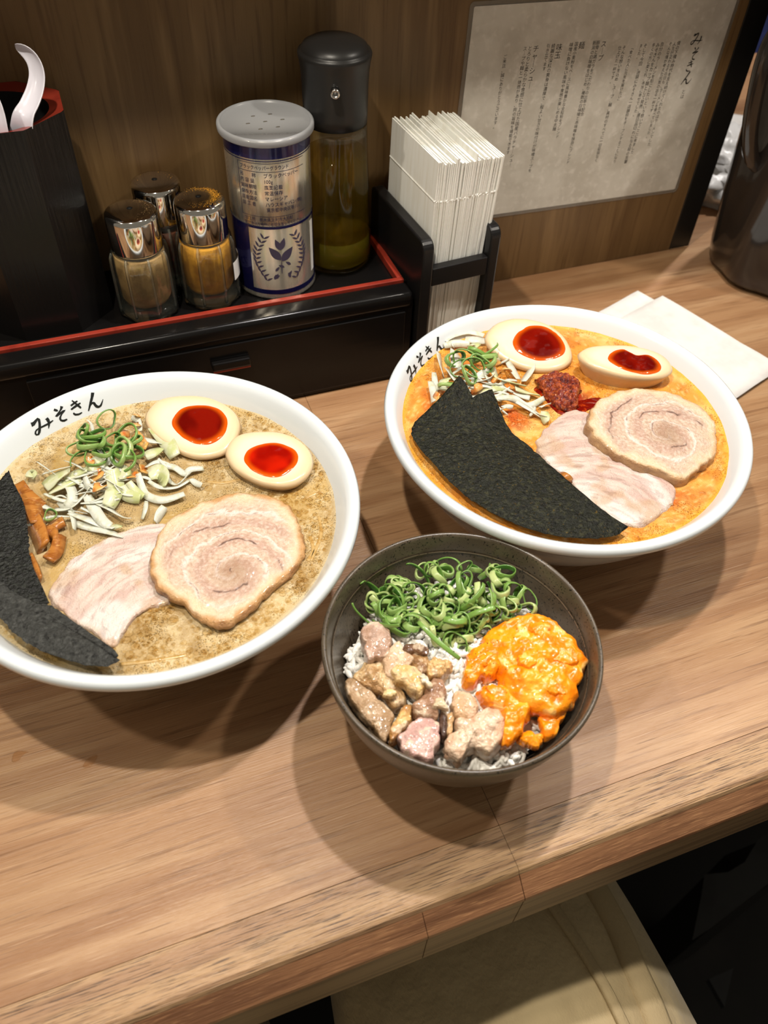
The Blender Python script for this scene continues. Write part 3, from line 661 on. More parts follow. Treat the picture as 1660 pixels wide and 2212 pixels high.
def blob(name, c, r, seed, amp, sc, m, label, cat, zflat=.0005, parts=32):
    vs, fs = [], []; n, k = parts*2, parts
    for i in range(k+1):
        th = PI*i/k
        for j in range(n):
            d = Vector((math.sin(th)*math.cos(2*PI*j/n), math.sin(th)*math.sin(2*PI*j/n), math.cos(th)))
            rr = 1+amp*(abs(fbm(d, sc, seed, 4))*1.6-.4)
            p = Vector((c[0]+d.x*r[0]*rr, c[1]+d.y*r[1]*rr, c[2]+d.z*r[2]*rr)); p.z = max(zflat, p.z); vs.append(p)
    for i in range(k):
        for j in range(n): fs.append((i*n+j, (i+1)*n+j, (i+1)*n+(j+1) % n, i*n+(j+1) % n))
    return tag(obj(name, vs, fs, m), label, cat)
blob('plastic_bag', (.512, .512, .012), (.068, .058, .032), 3, .30, 1.8, M['bag'], 'crumpled white plastic bag beyond the end of the panel', 'bag')
o = flat_sheet('paper_slip', [(.5690, .5950), (.6080, .6560), (.6600, .6220), (.6210, .5610)], .0006, 'small white paper lying on the far counter behind the bag'); o['category'] = 'paper'
# folded navy garment beyond the far edge of the counter
vs, fs = [], []; n, k = 24, 20
for i in range(k+1):
    for j in range(n+1):
        x = .70+.50*j/n; z = -.30+.62*i/k; y = .885+.035*math.sin(j*1.3)+.02*math.sin(j*.5+i*.4)-.05*(i/k)
        vs.append((x, y, z))
q = len(vs); vs += [(x, y+.14, z) for x, y, z in vs]
for i in range(k):
    for j in range(n):
        a = i*(n+1)+j; fs += [(a, a+1, a+n+2, a+n+1), (q+a, q+a+n+1, q+a+n+2, q+a+1)]
for i in range(k): fs += [(i*(n+1), (i+1)*(n+1), q+(i+1)*(n+1), q+i*(n+1)), (i*(n+1)+n, q+i*(n+1)+n, q+(i+1)*(n+1)+n, (i+1)*(n+1)+n)]
for j in range(n): fs += [(k*(n+1)+j, k*(n+1)+j+1, q+k*(n+1)+j+1, q+k*(n+1)+j), (j, q+j, q+j+1, j+1)]
tag(obj('hanging_garment', vs, fs, M['navycloth']), 'navy blue hanging cloth past the far counter edge, top right', 'garment')

# ------------------------------------------------------------------ seated person, lower body
def skin_body(name, verts, edges, radii, m, label):
    me = bpy.data.meshes.new(name); me.from_pydata(verts, edges, []); o = link(name, me, m)
    sk = o.modifiers.new('skin', 'SKIN'); L = me.skin_vertices[0] if me.skin_vertices else None
    if L is None:
        bpy.context.view_layer.objects.active = o; bpy.ops.mesh.customdata_skin_add(); L = me.skin_vertices[0]
    for i, r in enumerate(radii): L.data[i].radius = (r[0], r[1]); L.data[i].use_root = (i == 0)
    sk.use_smooth_shade = True
    s = o.modifiers.new('sub', 'SUBSURF'); s.levels = 2; s.render_levels = 2
    return tag(o, label, 'person')
pv = [(-.075, -.52, -.24), (.010, -.47, -.245), (.030, -.28, -.235), (.040, -.10, -.228), (.046, .06, -.232), (.048, .13, -.26), (.040, .13, -.50), (.040, .12, -.70), (.040, .02, -.725),
      (-.165, -.47, -.255), (-.190, -.28, -.262), (-.205, -.10, -.275), (-.21, .06, -.28), (-.21, .13, -.30), (-.21, .13, -.50), (-.21, .12, -.70), (-.21, .02, -.725), (-.075, -.54, -.05)]
pe = [(0, 1), (1, 2), (2, 3), (3, 4), (4, 5), (5, 6), (6, 7), (7, 8), (0, 9), (9, 10), (10, 11), (11, 12), (12, 13), (13, 14), (14, 15), (15, 16), (0, 17)]
pr = [(.14, .12), (.130, .118), (.128, .112), (.124, .104), (.112, .096), (.075, .075), (.062, .062), (.045, .045), (.040, .035)]
pr = pr+pr[1:]+[(.14, .11)]
person = skin_body('person', pv, pe, pr, M['khaki'], 'seated person in khaki trousers, one thigh showing under the counter edge')
# sewn side seam and a loose fold: they lie on the cloth of the thigh
_dg = bpy.context.evaluated_depsgraph_get(); _dg.update(); _ev = person.evaluated_get(_dg)
def on_cloth(px, lift):
    out = []
    for u, w in px:
        ok, p, nrm, _ = _ev.ray_cast(CAM, ray(u, w).normalized())
        if ok: out.append(p+nrm*lift)
    return out
for name, px, w, h, lift in (('side_seam', [(1215, 1990), (1262, 2060), (1310, 2140), (1345, 2211)], .007, .0045, .0008), ('loose_fold', [(1300, 1945), (1335, 2010), (1368, 2090), (1400, 2160), (1420, 2211)], .018, .012, -.001)):
    pts = on_cloth(px, lift)
    if len(pts) > 2:
        pts = [pts[0]+(pts[0]-pts[1])*2]+pts+[pts[-1]+(pts[-1]-pts[-2])*2]
        v, f = ribbon(pts, w, h, 40, up=Vector((.3, 0, .95)), seg=8); part_abs(obj(name, v, f, M['khakiseam']), person)

# dark bracket and post in the gloom under the counter
br = empty('stool_base', (.33, -.02, -.75), 'dark grey metal stool base in the gloom beneath the counter at right', 'stool')
def plate3(name, px, z, th, m, gx=0, gy=0):
    p0, n = plane_px(px, z, gx, gy); pts = [Ppl(u, w, p0, n) for u, w in px]; k = len(pts)
    vs = pts+[p-n*th for p in pts]
    return part_abs(obj(name, vs, [tuple(range(k))[::-1], tuple(range(k, 2*k))]+[(i, (i+1) % k, k+(i+1) % k, k+i) for i in range(k)], m, smooth=False), br)
g = lambda L: sc_px(L, 1260, 1720, .241)
plate3('seat_plate', g([(2400, -150), (1660, 330), (1570, 390), (1450, 590), (1300, 680), (1090, 700), (1060, 900), (980, 1290), (1130, 1190), (1660, 780), (2400, 230)]), -.42, .012, M['bracket'], .5, .1)
plate3('foot_plate', g([(1130, 1640), (1350, 1540), (1270, 1890)]), -.62, .010, M['bracket'])
p = P(1625, 1905, -.30)
v, f = lathe([(.0035, 0), (.003, .0015), (.0001, .002)], 14)
bpost = bobj('base_post', (.36, .40, -.01, .03, -.749, -.45), M['blacktrim']); part_abs(bpost, br)

# ------------------------------------------------------------------ ramen bowls
INNER = [(.1012, .0757), (.0992, .0745), (.0975, .0722), (.0955, .0690), (.0935, .0655), (.0912, .0615), (.0865, .0525), (.0790, .0405), (.064, .0265), (.042, .0175), (.0001, .015)]
OUTER = [(.0001, .0060), (.0405, .0060), (.0412, .0004), (.0455, .0002), (.0462, .0080), (.0500, .0090), (.0600, .0138), (.0705, .0218), (.0792, .0310), (.0860, .0410), (.0925, .0515), (.0985, .0620), (.1012, .0672), (.1035, .0690), (.1049, .0712), (.1050, .0735), (.1042, .0752), (.1028, .0760)]
def r_in(z):
    for (r0, z0), (r1, z1) in zip(INNER, INNER[1:]):
        if z1 <= z <= z0: return r1+(r0-r1)*(z-z1)/(z0-z1)
    return INNER[0][0]
CAx, CAy, CBx, CBy = -.0938, .1840, .1418, .1817
def ramen_bowl(cx, cy, label, pxL, pxR):
    t = empty('ramen_bowl', (cx, cy, .0003), label, 'bowl', 'white ramen bowls')
    prof = OUTER+INNER
    v, f = lathe(prof, 160); obj('bowl_body', v, f, M['porcelain'], t)
    a0 = P(*pxL, .069); a1 = P(*pxR, .069)
    A0 = math.atan2(a0.y-cy, a0.x-cx); A1 = math.atan2(a1.y-cy, a1.x-cx)
    if A0 < 0: A0 += 2*PI
    if A1 < 0: A1 += 2*PI
    keys = ['mi', 'so', 'ki', 'n']; spans = [(0, .30), (.31, .53), (.53, .74), (.74, 1.0)]
    for key, (s0, s1) in zip(keys, spans):
        kv, kf = kana_quads(key, 1.25); vs = []
        for px, py in kv:
            z = .0660+py*.0078; an = A0+(A1-A0)*(s0+(s1-s0)*px); r = r_in(z)-.00025
            vs.append((r*math.cos(an), r*math.sin(an), z))
        obj('brush_character', vs, kf, M['ink'], t)
    return t
ramen_bowl(CAx, CAy, 'white ramen bowl holding the pale tan broth, cut off at left', (68, 932), (226, 868))
ramen_bowl(CBx, CBy, 'white ramen bowl holding the orange broth, next to the napkins', (878, 818), (966, 742))
ZA, ZB = .0632, .0660

def soup(name, cx, cy, zs, colf, label):
    R = r_in(zs)+.0008; vs, fs, cols = [Vector((cx, cy, zs))], [], []; K, N = 90, 260
    for k in range(1, K+1):
        r = R*k/K
        for i in range(N):
            a = 2*PI*i/N; p = Vector((cx+r*math.cos(a), cy+r*math.sin(a), zs))
            p.z += .00035*fbm(p, 90, 4, 2)+(.0009*sm(.965, 1, k/K)); vs.append(p)
    for k in range(K-1):
        for i in range(N): fs.append((1+k*N+i, 1+(k+1)*N+i, 1+(k+1)*N+(i+1) % N, 1+k*N+(i+1) % N))
    fs += [(0, 1+i, 1+(i+1) % N) for i in range(N)]
    cols = [colf(p, math.hypot(p.x-cx, p.y-cy)/R) for p in vs]
    return tag(obj(name, vs, fs, M['broth'], cols=cols), label, 'soup')
def colA(p, t):
    c = lin(180, 153, 105)
    c = mixc(c, lin(203, 181, 137), sm(-.1, .5, fbm(p, 45, 2, 4)+.5*sm(.78, 1, t)))
    c = mixc(c, lin(160, 131, 83), sm(.1, .55, fbm(p, 60, 9, 3))*.8)
    c = mixc(c, lin(184, 150, 82), sm(.15, .5, fbm(p, 38, 15, 2))*.6)
    c = mixc(c, lin(220, 203, 167), sm(.25, .5, fbm(p, 420, 5, 2))*sm(-.2, .3, fbm(p, 50, 21, 2))*.6)
    return mixc(c, lin(214, 198, 162), sm(.97, 1, t)*.6)
def colB(p, t):
    c = lin(226, 150, 58)
    c = mixc(c, lin(238, 182, 100), sm(0, .5, fbm(p, 55, 3, 4)))
    c = mixc(c, lin(206, 122, 40), sm(.1, .55, fbm(p, 70, 8, 3))*.8)
    q = P(1030, 900, ZB); d = math.hypot((p.x-q.x)/.052, (p.y-q.y)/.042)
    c = mixc(c, lin(188, 70, 18), sm(1.1, .2, d)*sm(-.15, .35, fbm(p, 90, 12, 3)))
    q = P(1420, 1055, ZB); d = math.hypot(p.x-q.x, p.y-q.y)/.022
    c = mixc(c, lin(190, 80, 20), sm(1, .2, d)*sm(-.2, .3, fbm(p, 120, 13, 3)))
    q = P(1225, 860, ZB); d = math.hypot(p.x-q.x, p.y-q.y)/.022
    c = mixc(c, lin(160, 40, 14), sm(1, .3, d)*sm(-.1, .3, fbm(p, 140, 18, 3)))
    c = mixc(c, lin(244, 200, 130), sm(.3, .5, fbm(p, 420, 5, 2))*.5)
    return mixc(c, lin(240, 176, 60), sm(.95, 1, t)*.8)
soup('ramen_broth', CAx, CAy, ZA, colA, 'pale tan foamy broth filling the left bowl')
soup('ramen_broth', CBx, CBy, ZB, colB, 'orange spicy broth filling the right bowl')
M['bubble'] = thin_glass('foam_bubble', (.97, .93, .84), .03, .9)
def bubbles(cx, cy, zs, n, seed, label, spots):
    rd = random.Random(seed); vs, fs = [], []; R = r_in(zs)
    for _ in range(n):
        if rd.random() < .62 and spots:
            u, w, s = rd.choice(spots); p = P(rd.gauss(u, s), rd.gauss(w, s*.8), zs)
        else:
            a = rd.uniform(0, 2*PI); r = R*(1-abs(rd.gauss(0, .12))); p = Vector((cx+r*math.cos(a), cy+r*math.sin(a), zs))
        if math.hypot(p.x-cx, p.y-cy) > R-.001: continue
        s = min(.0023, .0004+rd.expovariate(1/.00045)); b = len(vs); n1 = 8
        for k in range(4):
            th = (PI/2)*k/3.3
            for i in range(n1): vs.append((p.x+s*math.cos(th)*math.cos(2*PI*i/n1), p.y+s*math.cos(th)*math.sin(2*PI*i/n1), zs-.0001+s*.75*math.sin(th)))
        for k in range(3):
            for i in range(n1): fs.append((b+k*n1+i, b+k*n1+(i+1) % n1, b+(k+1)*n1+(i+1) % n1, b+(k+1)*n1+i))
        fs.append(tuple(b+3*n1+i for i in range(n1)))
    tag(obj('foam_bubbles', vs, fs, M['bubble']), label, 'foam', kind='stuff')
bubbles(CAx, CAy, ZA+.0002, 2600, 2, 'tiny bubbles floating on the pale tan broth', [(330, 1340, 30), (660, 1090, 28), (560, 910, 30), (680, 1000, 25), (500, 1420, 40), (310, 1390, 30), (520, 1340, 40), (420, 1410, 40), (640, 1250, 30), (200, 1000, 60), (470, 1010, 35), (600, 1070, 30), (690, 1150, 25), (590, 1330, 35), (340, 1300, 25)])
bubbles(CBx, CBy, ZB+.0002, 750, 3, 'tiny bubbles floating on the orange broth', [(1290, 820, 20), (1380, 1140, 25), (1060, 930, 30), (1540, 950, 25), (1250, 770, 25), (1000, 900, 40), (1480, 1100, 30)])

# ------------------------------------------------------------------ eggs
def egg(px, ypx, z, gx, gy, body, label, seed, dk=.62):
    pl = plane_px(px, z, gx, gy); out = [Ppl(u, w, *pl) for u, w in px]; c = sum(out, Vector())/len(out)
    t = empty('egg_half', c-UPZ*body, label, 'egg', 'marinated egg halves')
    def cf(p, tt, a, side):
        face = mixc(lin(234, 221, 195), lin(224, 200, 160), sm(.6, .97, tt)); skin = mixc(lin(226, 202, 164), lin(210, 178, 132), .5+.5*fbm(p, 60, seed, 2))
        return mixc(face, skin, max(sm(.93, 1, tt)*.7, 1 if side > 0 else 0))
    v, f, col = slab(out, pl, thick=body, rnd=.0024, flare=.035, taper=.42, K=22, N=88, amp=.0004, sc=60, seed=seed, colf=cf, side=8)
    o = obj('egg_white', [p-t.location for p in v], f, M['eggw'], t, cols=col)
    yo = [Ppl(u, w, pl[0]+pl[1]*.0004, pl[1]) for u, w in ypx]
    def yf(p, tt, a, side):
        base = mixc(lin(128*dk+20, 10*dk, 3), lin(172*dk+20, 26*dk, 5), sm(.2, .9, .5+fbm(p, 80, seed+4, 2)))
        return mixc(base, lin(222, 92, 12), sm(.70, .98, tt))
    v, f, col = slab(yo, (pl[0]+pl[1]*.0004, pl[1]), thick=.004, rnd=.0008, dome=.0004, K=24, N=72, amp=.0006, sc=80, seed=seed+2, colf=yf, side=2)
    obj('yolk', [p-t.location for p in v], f, M['yolk'], t, cols=col)
egg(cA([(648, 235), (700, 172), (780, 150), (880, 148), (960, 163), (1040, 207), (1076, 265), (1068, 325), (1035, 385), (985, 415), (900, 428), (820, 412), (730, 360), (665, 300)]),
    cA([(768, 268), (800, 218), (850, 197), (930, 195), (990, 215), (1024, 262), (1012, 320), (965, 362), (890, 375), (825, 348), (785, 310)]), ZA+.0070, .04, .10, .017, 'marinated egg half with dark red yolk touching the bowl rim in the tan ramen', 1)
egg(cA([(1008, 410), (1030, 352), (1080, 320), (1160, 308), (1250, 312), (1330, 340), (1385, 385), (1405, 440), (1388, 495), (1335, 538), (1260, 556), (1180, 545), (1100, 512), (1040, 470)]),
    cA([(1090, 435), (1110, 395), (1160, 370), (1240, 362), (1310, 385), (1340, 420), (1330, 465), (1285, 505), (1230, 522), (1160, 505), (1110, 475)]), ZA+.0080, .02, .02, .017, 'marinated egg half with bright orange red yolk above the rolled pork in the tan ramen', 2, 1.0)
egg(cB([(452, 175), (490, 117), (560, 90), (640, 92), (720, 115), (790, 165), (825, 225), (826, 270), (790, 303), (720, 318), (640, 310), (560, 280), (490, 235)]),
    cB([(570, 190), (590, 150), (640, 123), (700, 125), (760, 155), (795, 205), (790, 245), (745, 270), (680, 275), (620, 255), (580, 225)]), ZB+.0085, .02, .28, .017, 'marinated egg half leaning on the rim beside the leek in the orange ramen', 3)
egg(cB([(850, 244), (885, 215), (960, 205), (1060, 205), (1150, 220), (1220, 250), (1258, 295), (1240, 328), (1180, 344), (1080, 340), (980, 320), (900, 288)]),
    cB([(970, 262), (990, 235), (1035, 222), (1070, 236), (1100, 250), (1150, 248), (1190, 270), (1208, 300), (1190, 325), (1130, 332), (1060, 318), (1000, 290)]), ZB+.0125, -.05, .06, .022, 'marinated egg half with notched yolk sitting highest in the orange ramen', 4)

# ------------------------------------------------------------------ pork slices
def pork(px, z, gx, gy, thick, label, seed, ctr_px, style, dome=.0008, crust=1.0, fd=(.8, .6)):
    pl = plane_px(px, z, gx, gy); out = [Ppl(u, w, *pl) for u, w in px]; c = sum(out, Vector())/len(out); sc_ = Ppl(*ctr_px, *pl)
    def cf(p, t, a, side):
        q = p-sc_; r = math.hypot(q.x, q.y)/.030; an = math.atan2(q.y, q.x)
        wob = fbm(p, 55, seed, 3)*.26
        if style == 'roll':
            s = r*2.0+an/(2*PI)+wob; fr = s-math.floor(s)
            inside = sm(.95, .70, t+.1*fbm(p, 60, seed+9, 2))
            base = mixc(lin(228, 207, 172), lin(214, 188, 166), inside)
            base = mixc(base, lin(198, 164, 146), sm(.22, .45, fr)*sm(.85, .6, fr)*.9*inside)
            base = mixc(base, lin(234, 219, 208), sm(.82, .95, fr)*.95*inside)
            fib = fbm((p.x*1.0, p.y*1.0, s*.012), 620, seed+2, 3)
            base = mixc(base, lin(176, 138, 112), sm(.05, .5, fib)*.45*inside)
            base = mixc(base, lin(234, 220, 204), sm(.1, .55, -fib)*.45)
            base = mixc(base, lin(164, 128, 98), sm(.5, .05, r)*.65)
            crk = sm(.05, .0, abs(fr-.5+.06*fbm(p, 260, seed+2, 2)))*sm(.02, .22, fbm(p, 85, seed+5, 2))*inside
            base = mixc(base, lin(82, 50, 40), crk*.95)
            crk = sm(.03, .0, abs(fr-.92))*sm(.05, .25, fbm(p, 95, seed+15, 2))*inside
            base = mixc(base, lin(110, 70, 54), crk*.8)
        else:
            d1 = q.x*fd[0]+q.y*fd[1]; d2 = -q.x*fd[1]+q.y*fd[0]
            bend = d2+.35*d1*d1/.03
            w1 = fbm((d1*.22, bend, .1), 170, seed, 3); w2 = fbm((d1*.16, bend, .7), 420, seed+5, 3); w3 = fbm((d1*.5, bend*.8, .4), 60, seed+9, 3)
            base = mixc(lin(220, 203, 190), lin(206, 178, 166), sm(-.3, .4, w1))
            base = mixc(base, lin(230, 222, 214), sm(-.1, .4, w3)*.9)
            base = mixc(base, lin(232, 228, 222), sm(.72, .9, t)*sm(.3, -.4, d2/.03+.3*fbm(p, 60, seed, 2))*.0+sm(.78, .9, t)*.5*sm(-.2, .2, fbm(p, 30, seed+31, 2)))
            base = mixc(base, lin(178, 130, 118), sm(.12, .5, w2)*.35)
            base = mixc(base, lin(196, 160, 124), sm(.15, .5, fbm(p, 50, seed+21, 3))*.6)
            base = mixc(base, lin(118, 76, 64), sm(.33, .5, fbm((d1*.8, bend*2.2, .2), 110, seed+6, 2))*.28)
        e = sm(.90, 1.0, t+.06*fbm(p, 90, seed+1, 2)) if side == 0 else 1
        base = mixc(base, lin(194, 140, 76), e*.85*crust)
        base = mixc(base, lin(128, 78, 38), crust*(sm(.965, 1, t)*.7*sm(-.2, .3, fbm(p, 90, seed+4, 2)) if side == 0 else .5+.5*fbm(p, 120, seed+4, 2)))
        return base
    v, f, col = slab(out, pl, thick=thick, rnd=.0011, dome=dome, flare=.015, K=80, N=200, amp=.0009, sc=95, seed=seed, colf=cf, side=5, jag=.0016, jsc=130, edge=.965)
    o = obj('pork_slice', [p-c for p in v], f, M['pork'], cols=col, loc=c)
    return tag(o, label, 'pork')
pork(cA([(220, 1020), (280, 930), (400, 830), (520, 770), (640, 737), (760, 735), (800, 860), (790, 990), (760, 1070), (680, 1100), (620, 1135), (560, 1200), (510, 1270), (430, 1230), (330, 1160), (240, 1090)]), ZA+.0018, 0, 0, .005,
     'pale flat pork belly slice half under the rolled slice in the tan ramen', 21, (230, 1290), 'flat', .001, .35, (.75, .66))
pork(cA([(680, 850), (720, 760), (790, 690), (880, 640), (1000, 600), (1120, 588), (1220, 602), (1290, 640), (1330, 700), (1352, 760), (1368, 830), (1335, 900), (1290, 960), (1220, 1010), (1150, 1080), (1060, 1150), (960, 1172), (880, 1125), (800, 1065), (720, 1015), (688, 975), (675, 915)]), ZA+.0058, -.05, .0, .0050,
     'rolled pork slice with browned edge and spiral centre in the tan ramen', 22, (505, 1240), 'roll', .0012)
pork(cB([(675, 640), (700, 580), (760, 512), (840, 485), (900, 500), (960, 560), (1040, 620), (1100, 680), (1200, 765), (1270, 825), (1240, 880), (1180, 940), (1100, 972), (1010, 960), (940, 900), (860, 840), (800, 770), (730, 720)]), ZB+.0022, 0, 0, .005,
     'pale pink pork slice lying beside the large seaweed sheet', 23, (1345, 1060), 'flat', .001, .15, (.62, -.78))
pork(cB([(890, 525), (920, 460), (990, 412), (1080, 392), (1180, 398), (1280, 420), (1370, 470), (1425, 530), (1440, 590), (1438, 655), (1390, 715), (1300, 775), (1200, 745), (1100, 712), (1030, 680), (960, 630), (910, 580)]), ZB+.0080, -.02, .04, .0078,
     'rolled pork slice with grey brown rim in the orange ramen', 24, (1440, 940), 'roll', .001, .8)

# ------------------------------------------------------------------ seaweed
def nori(px, zf, label, seed, mat, K=40, N=160, ctr=None):
    """thin sheet traced on the place it lies; zf gives its height at each point"""
    pts = []
    for u, w in px:
        z = zf(None)
        for _ in range(4): q = P(u, w, z); z = zf(q)
        pts.append(P(u, w, z))
    c0 = sum(pts, Vector())/len(pts) if ctr is None else P(*ctr, zf(P(*ctr, .07)))
    # straight outline with ragged edge
    L = []; m = len(pts)
    tot = sum((pts[(i+1) % m]-pts[i]).length for i in range(m))
    for i in range(m):
        k = max(1, round(N*(pts[(i+1) % m]-pts[i]).length/tot))
        for j in range(k):
            p = pts[i].lerp(pts[(i+1) % m], j/k); e = (p-c0).normalized(); L.append(p+e*(.0007*fbm(p, 900, seed, 2)))
    n = len(L); vs, fs = [], []
    for lay, dz in ((0, .0002), (1, -.0002)):
        for k in range(1, K+1):
            for i in range(n):
                p = c0.lerp(L[i], k/K); p = Vector((p.x, p.y, zf(p)+dz+.0005*fbm(p, 70, seed+2, 3))); vs.append(p)
        vs.append(Vector((c0.x, c0.y, zf(c0)+dz)))
    B0 = n*K+1
    for lay in (0, 1):
        b = lay*B0
        for k in range(K-1):
            for i in range(n):
                q = (b+k*n+i, b+(k+1)*n+i, b+(k+1)*n+(i+1) % n, b+k*n+(i+1) % n); fs.append(q if lay == 0 else q[::-1])
        for i in range(n):
            q = (b+n*K, b+i, b+(i+1) % n); fs.append(q if lay == 0 else q[::-1])
    for i in range(n):
        a = (K-1)*n+i; a2 = (K-1)*n+(i+1) % n; fs.append((a, B0+a, B0+a2, a2))
    o = obj('seaweed_sheet', [p-c0 for p in vs], fs, mat, loc=c0)
    return tag(o, label, 'seaweed')
PK = P(1010, 835, .075)
def wallrise(cx, cy, z0, lift=.0):
    def f(q):
        if q is None: return z0
        r = math.hypot(q.x-cx, q.y-cy); z = z0+.0035*sm(.050, .0, abs(r-.06))
        if r > .088: z = max(z, .0660+(r-.088)*.95)
        if lift: z += lift*math.exp(-((q.x-PK.x)**2+(q.y-PK.y)**2)/.022**2)
        return min(z, .0757+lift)
    return f
nori(cB([(340, 338), (372, 380), (398, 438), (440, 412), (482, 398), (505, 455), (532, 525), (566, 582), (640, 640), (730, 722), (820, 800), (910, 880), (990, 940), (1062, 985), (1010, 1022), (930, 1034), (800, 1030), (690, 1008), (580, 972), (470, 920), (380, 862), (300, 790), (235, 720), (180, 660), (140, 600), (136, 565), (150, 538), (230, 460), (290, 400)]),
     wallrise(CBx, CBy, ZB+.0045, .012), 'large dark seaweed sheet with a notched top in the orange ramen', 3, M['nori_oil'], ctr=(1075, 1000))
def nA2(q): return ZA+.010 if q is None else ZA+.006+.004*sm(CAx-.02, CAx-.10, q.x)+.004*sm(.18, .25, q.y)
nori(cA([(40, 490), (62, 548), (96, 610), (112, 660), (124, 740), (130, 850), (150, 930), (188, 1008), (222, 1088), (170, 1090), (90, 1050), (-40, 1000), (-160, 940), (-150, 760), (-60, 600)]), nA2, 'pointed seaweed piece standing inside the tan ramen at the left edge', 5, M['nori'])
def nA1(q):
    if q is None: return ZA+.008
    r = math.hypot(q.x-CAx, q.y-CAy); z = ZA+.0075+.0025*sm(.07, .085, r)
    if r > .088: z = max(z, .0670+(r-.088)*.9)
    return min(z, .0757)
nori(cA([(0, 945), (60, 985), (150, 1060), (250, 1108), (350, 1180), (450, 1250), (515, 1296), (530, 1318), (520, 1332), (538, 1340), (520, 1352), (470, 1368), (380, 1362), (280, 1332), (180, 1296), (110, 1258), (40, 1196), (0, 1150), (-90, 1060), (-150, 990), (-140, 880)]), nA1, 'dark grey seaweed strip curving along the front rim of the tan ramen', 6, M['nori_lit'], ctr=(90, 1320))

# ------------------------------------------------------------------ leek, scallion and bamboo on the ramen
def mound(mx, zs, h, R):
    c = P(*mx, zs)
    def f(q): return zs+.0022+h*math.exp(-((q.x-c.x)**2+(q.y-c.y)**2)/(R*R))
    return f
def Pm(u, v, zf, dz=0):
    z = .07
    for _ in range(5): q = P(u, v, z); z = zf(q)+dz
    return P(u, v, z)
rl = random.Random(11)
def strip(name, pts, zf, w, m, label, cat, group, th=.0006, lift=.0012, wk=1.3, tp=.25):
    path = []
    for i, (u, v) in enumerate(pts):
        path.append(Pm(u, v, zf, lift*rl.uniform(-.6, 1.6)))
    up = Vector((rl.uniform(-.7, .7), rl.uniform(-.7, .7), 1))
    v, f = ribbon(path, w*.001*wk, th, max(12, 6*len(pts)), up=up, tw=rl.uniform(-1.3, 1.3), seg=6, taper=tp)
    c = sum(path, Vector())/len(path)
    return tag(obj(name, [p-c for p in v], f, m, loc=c), label, cat, group)
def ringcols(vs, seg, n, pale, hue):
    out = []
    for i in range(len(vs)):
        j = i % seg; an = 2*PI*(j+.5)/seg; t = .5+.5*math.cos(an)
        a = mixc(lin(38, 90, 28), lin(98, 142, 50), hue); b = mixc(lin(112, 156, 64), lin(202, 214, 148), pale)
        out.append(mixc(a, b, t))
    return out
def ring_mesh(rx, ry, h, th, seed, pale, hue, arc=1.0, lift=0):
    rd = random.Random(seed); n = 26; k1, k2 = rd.uniform(0, 6), rd.uniform(0, 6); path = []
    for i in range(n if arc == 1 else n+1):
        a = 2*PI*arc*i/n; w = 1+.12*math.sin(2*a+k1)+.06*math.sin(3*a+k2)
        path.append(Vector((rx*w*math.cos(a), ry*w*math.sin(a), lift*i/n+.0006*math.sin(a*2+k2))))
    v, f = ribbon(path, th, h, n, seg=8, closed=(arc == 1), taper=.2)
    return mesh('scallion_ring', v, f, ringcols(v, 8, n, pale, hue))
for k_ in ('leek', 'leekg', 'leeko'): M[k_].node_tree.nodes['Principled BSDF'].inputs['Alpha'].default_value = .8
RINGS = [ring_mesh(.0046, .0036, .0034, .0008, 1, .3, .3), ring_mesh(.0058, .0044, .0030, .0007, 2, .1, .2), ring_mesh(.0038, .0032, .0034, .0010, 3, .7, .7), ring_mesh(.0044, .0028, .0032, .0008, 4, .2, .1),
         ring_mesh(.0062, .0046, .0028, .0009, 5, .2, .4, .8, .002), ring_mesh(.0090, .0066, .0028, .0009, 6, .1, .2, .5, .003), ring_mesh(.0050, .0034, .0036, .0012, 7, .9, .9), ring_mesh(.0034, .0028, .0030, .0011, 8, .4, .5), ring_mesh(.0140, .0100, .0024, .0009, 9, .1, .15, .3, .004)]
for me in RINGS: me.materials.append(M['scallion'])
def ring(loc, k, rot, s, label, group, sz=.62):
    o = bpy.data.objects.new('scallion_ring', RINGS[k]); COL.objects.link(o); o.location = loc; o.rotation_euler = rot; o.scale = (s, s, s*sz)
    return tag(o, label, 'scallion', group)
a6 = lambda L: sc_px(L, 60, 840, .2289)
b6 = lambda L: sc_px(L, 880, 660, .241)
mA = mound((215, 1000), ZA, .011, .024); mB = mound((1030, 830), ZB, .010, .022)
gA, gB = 'leek on the tan ramen', 'leek on the orange ramen'
lw, lg, lo = 'white leek shred heaped on the tan ramen', 'pale green leek slice heaped on the tan ramen', 'leek piece stained with orange oil on the tan ramen'
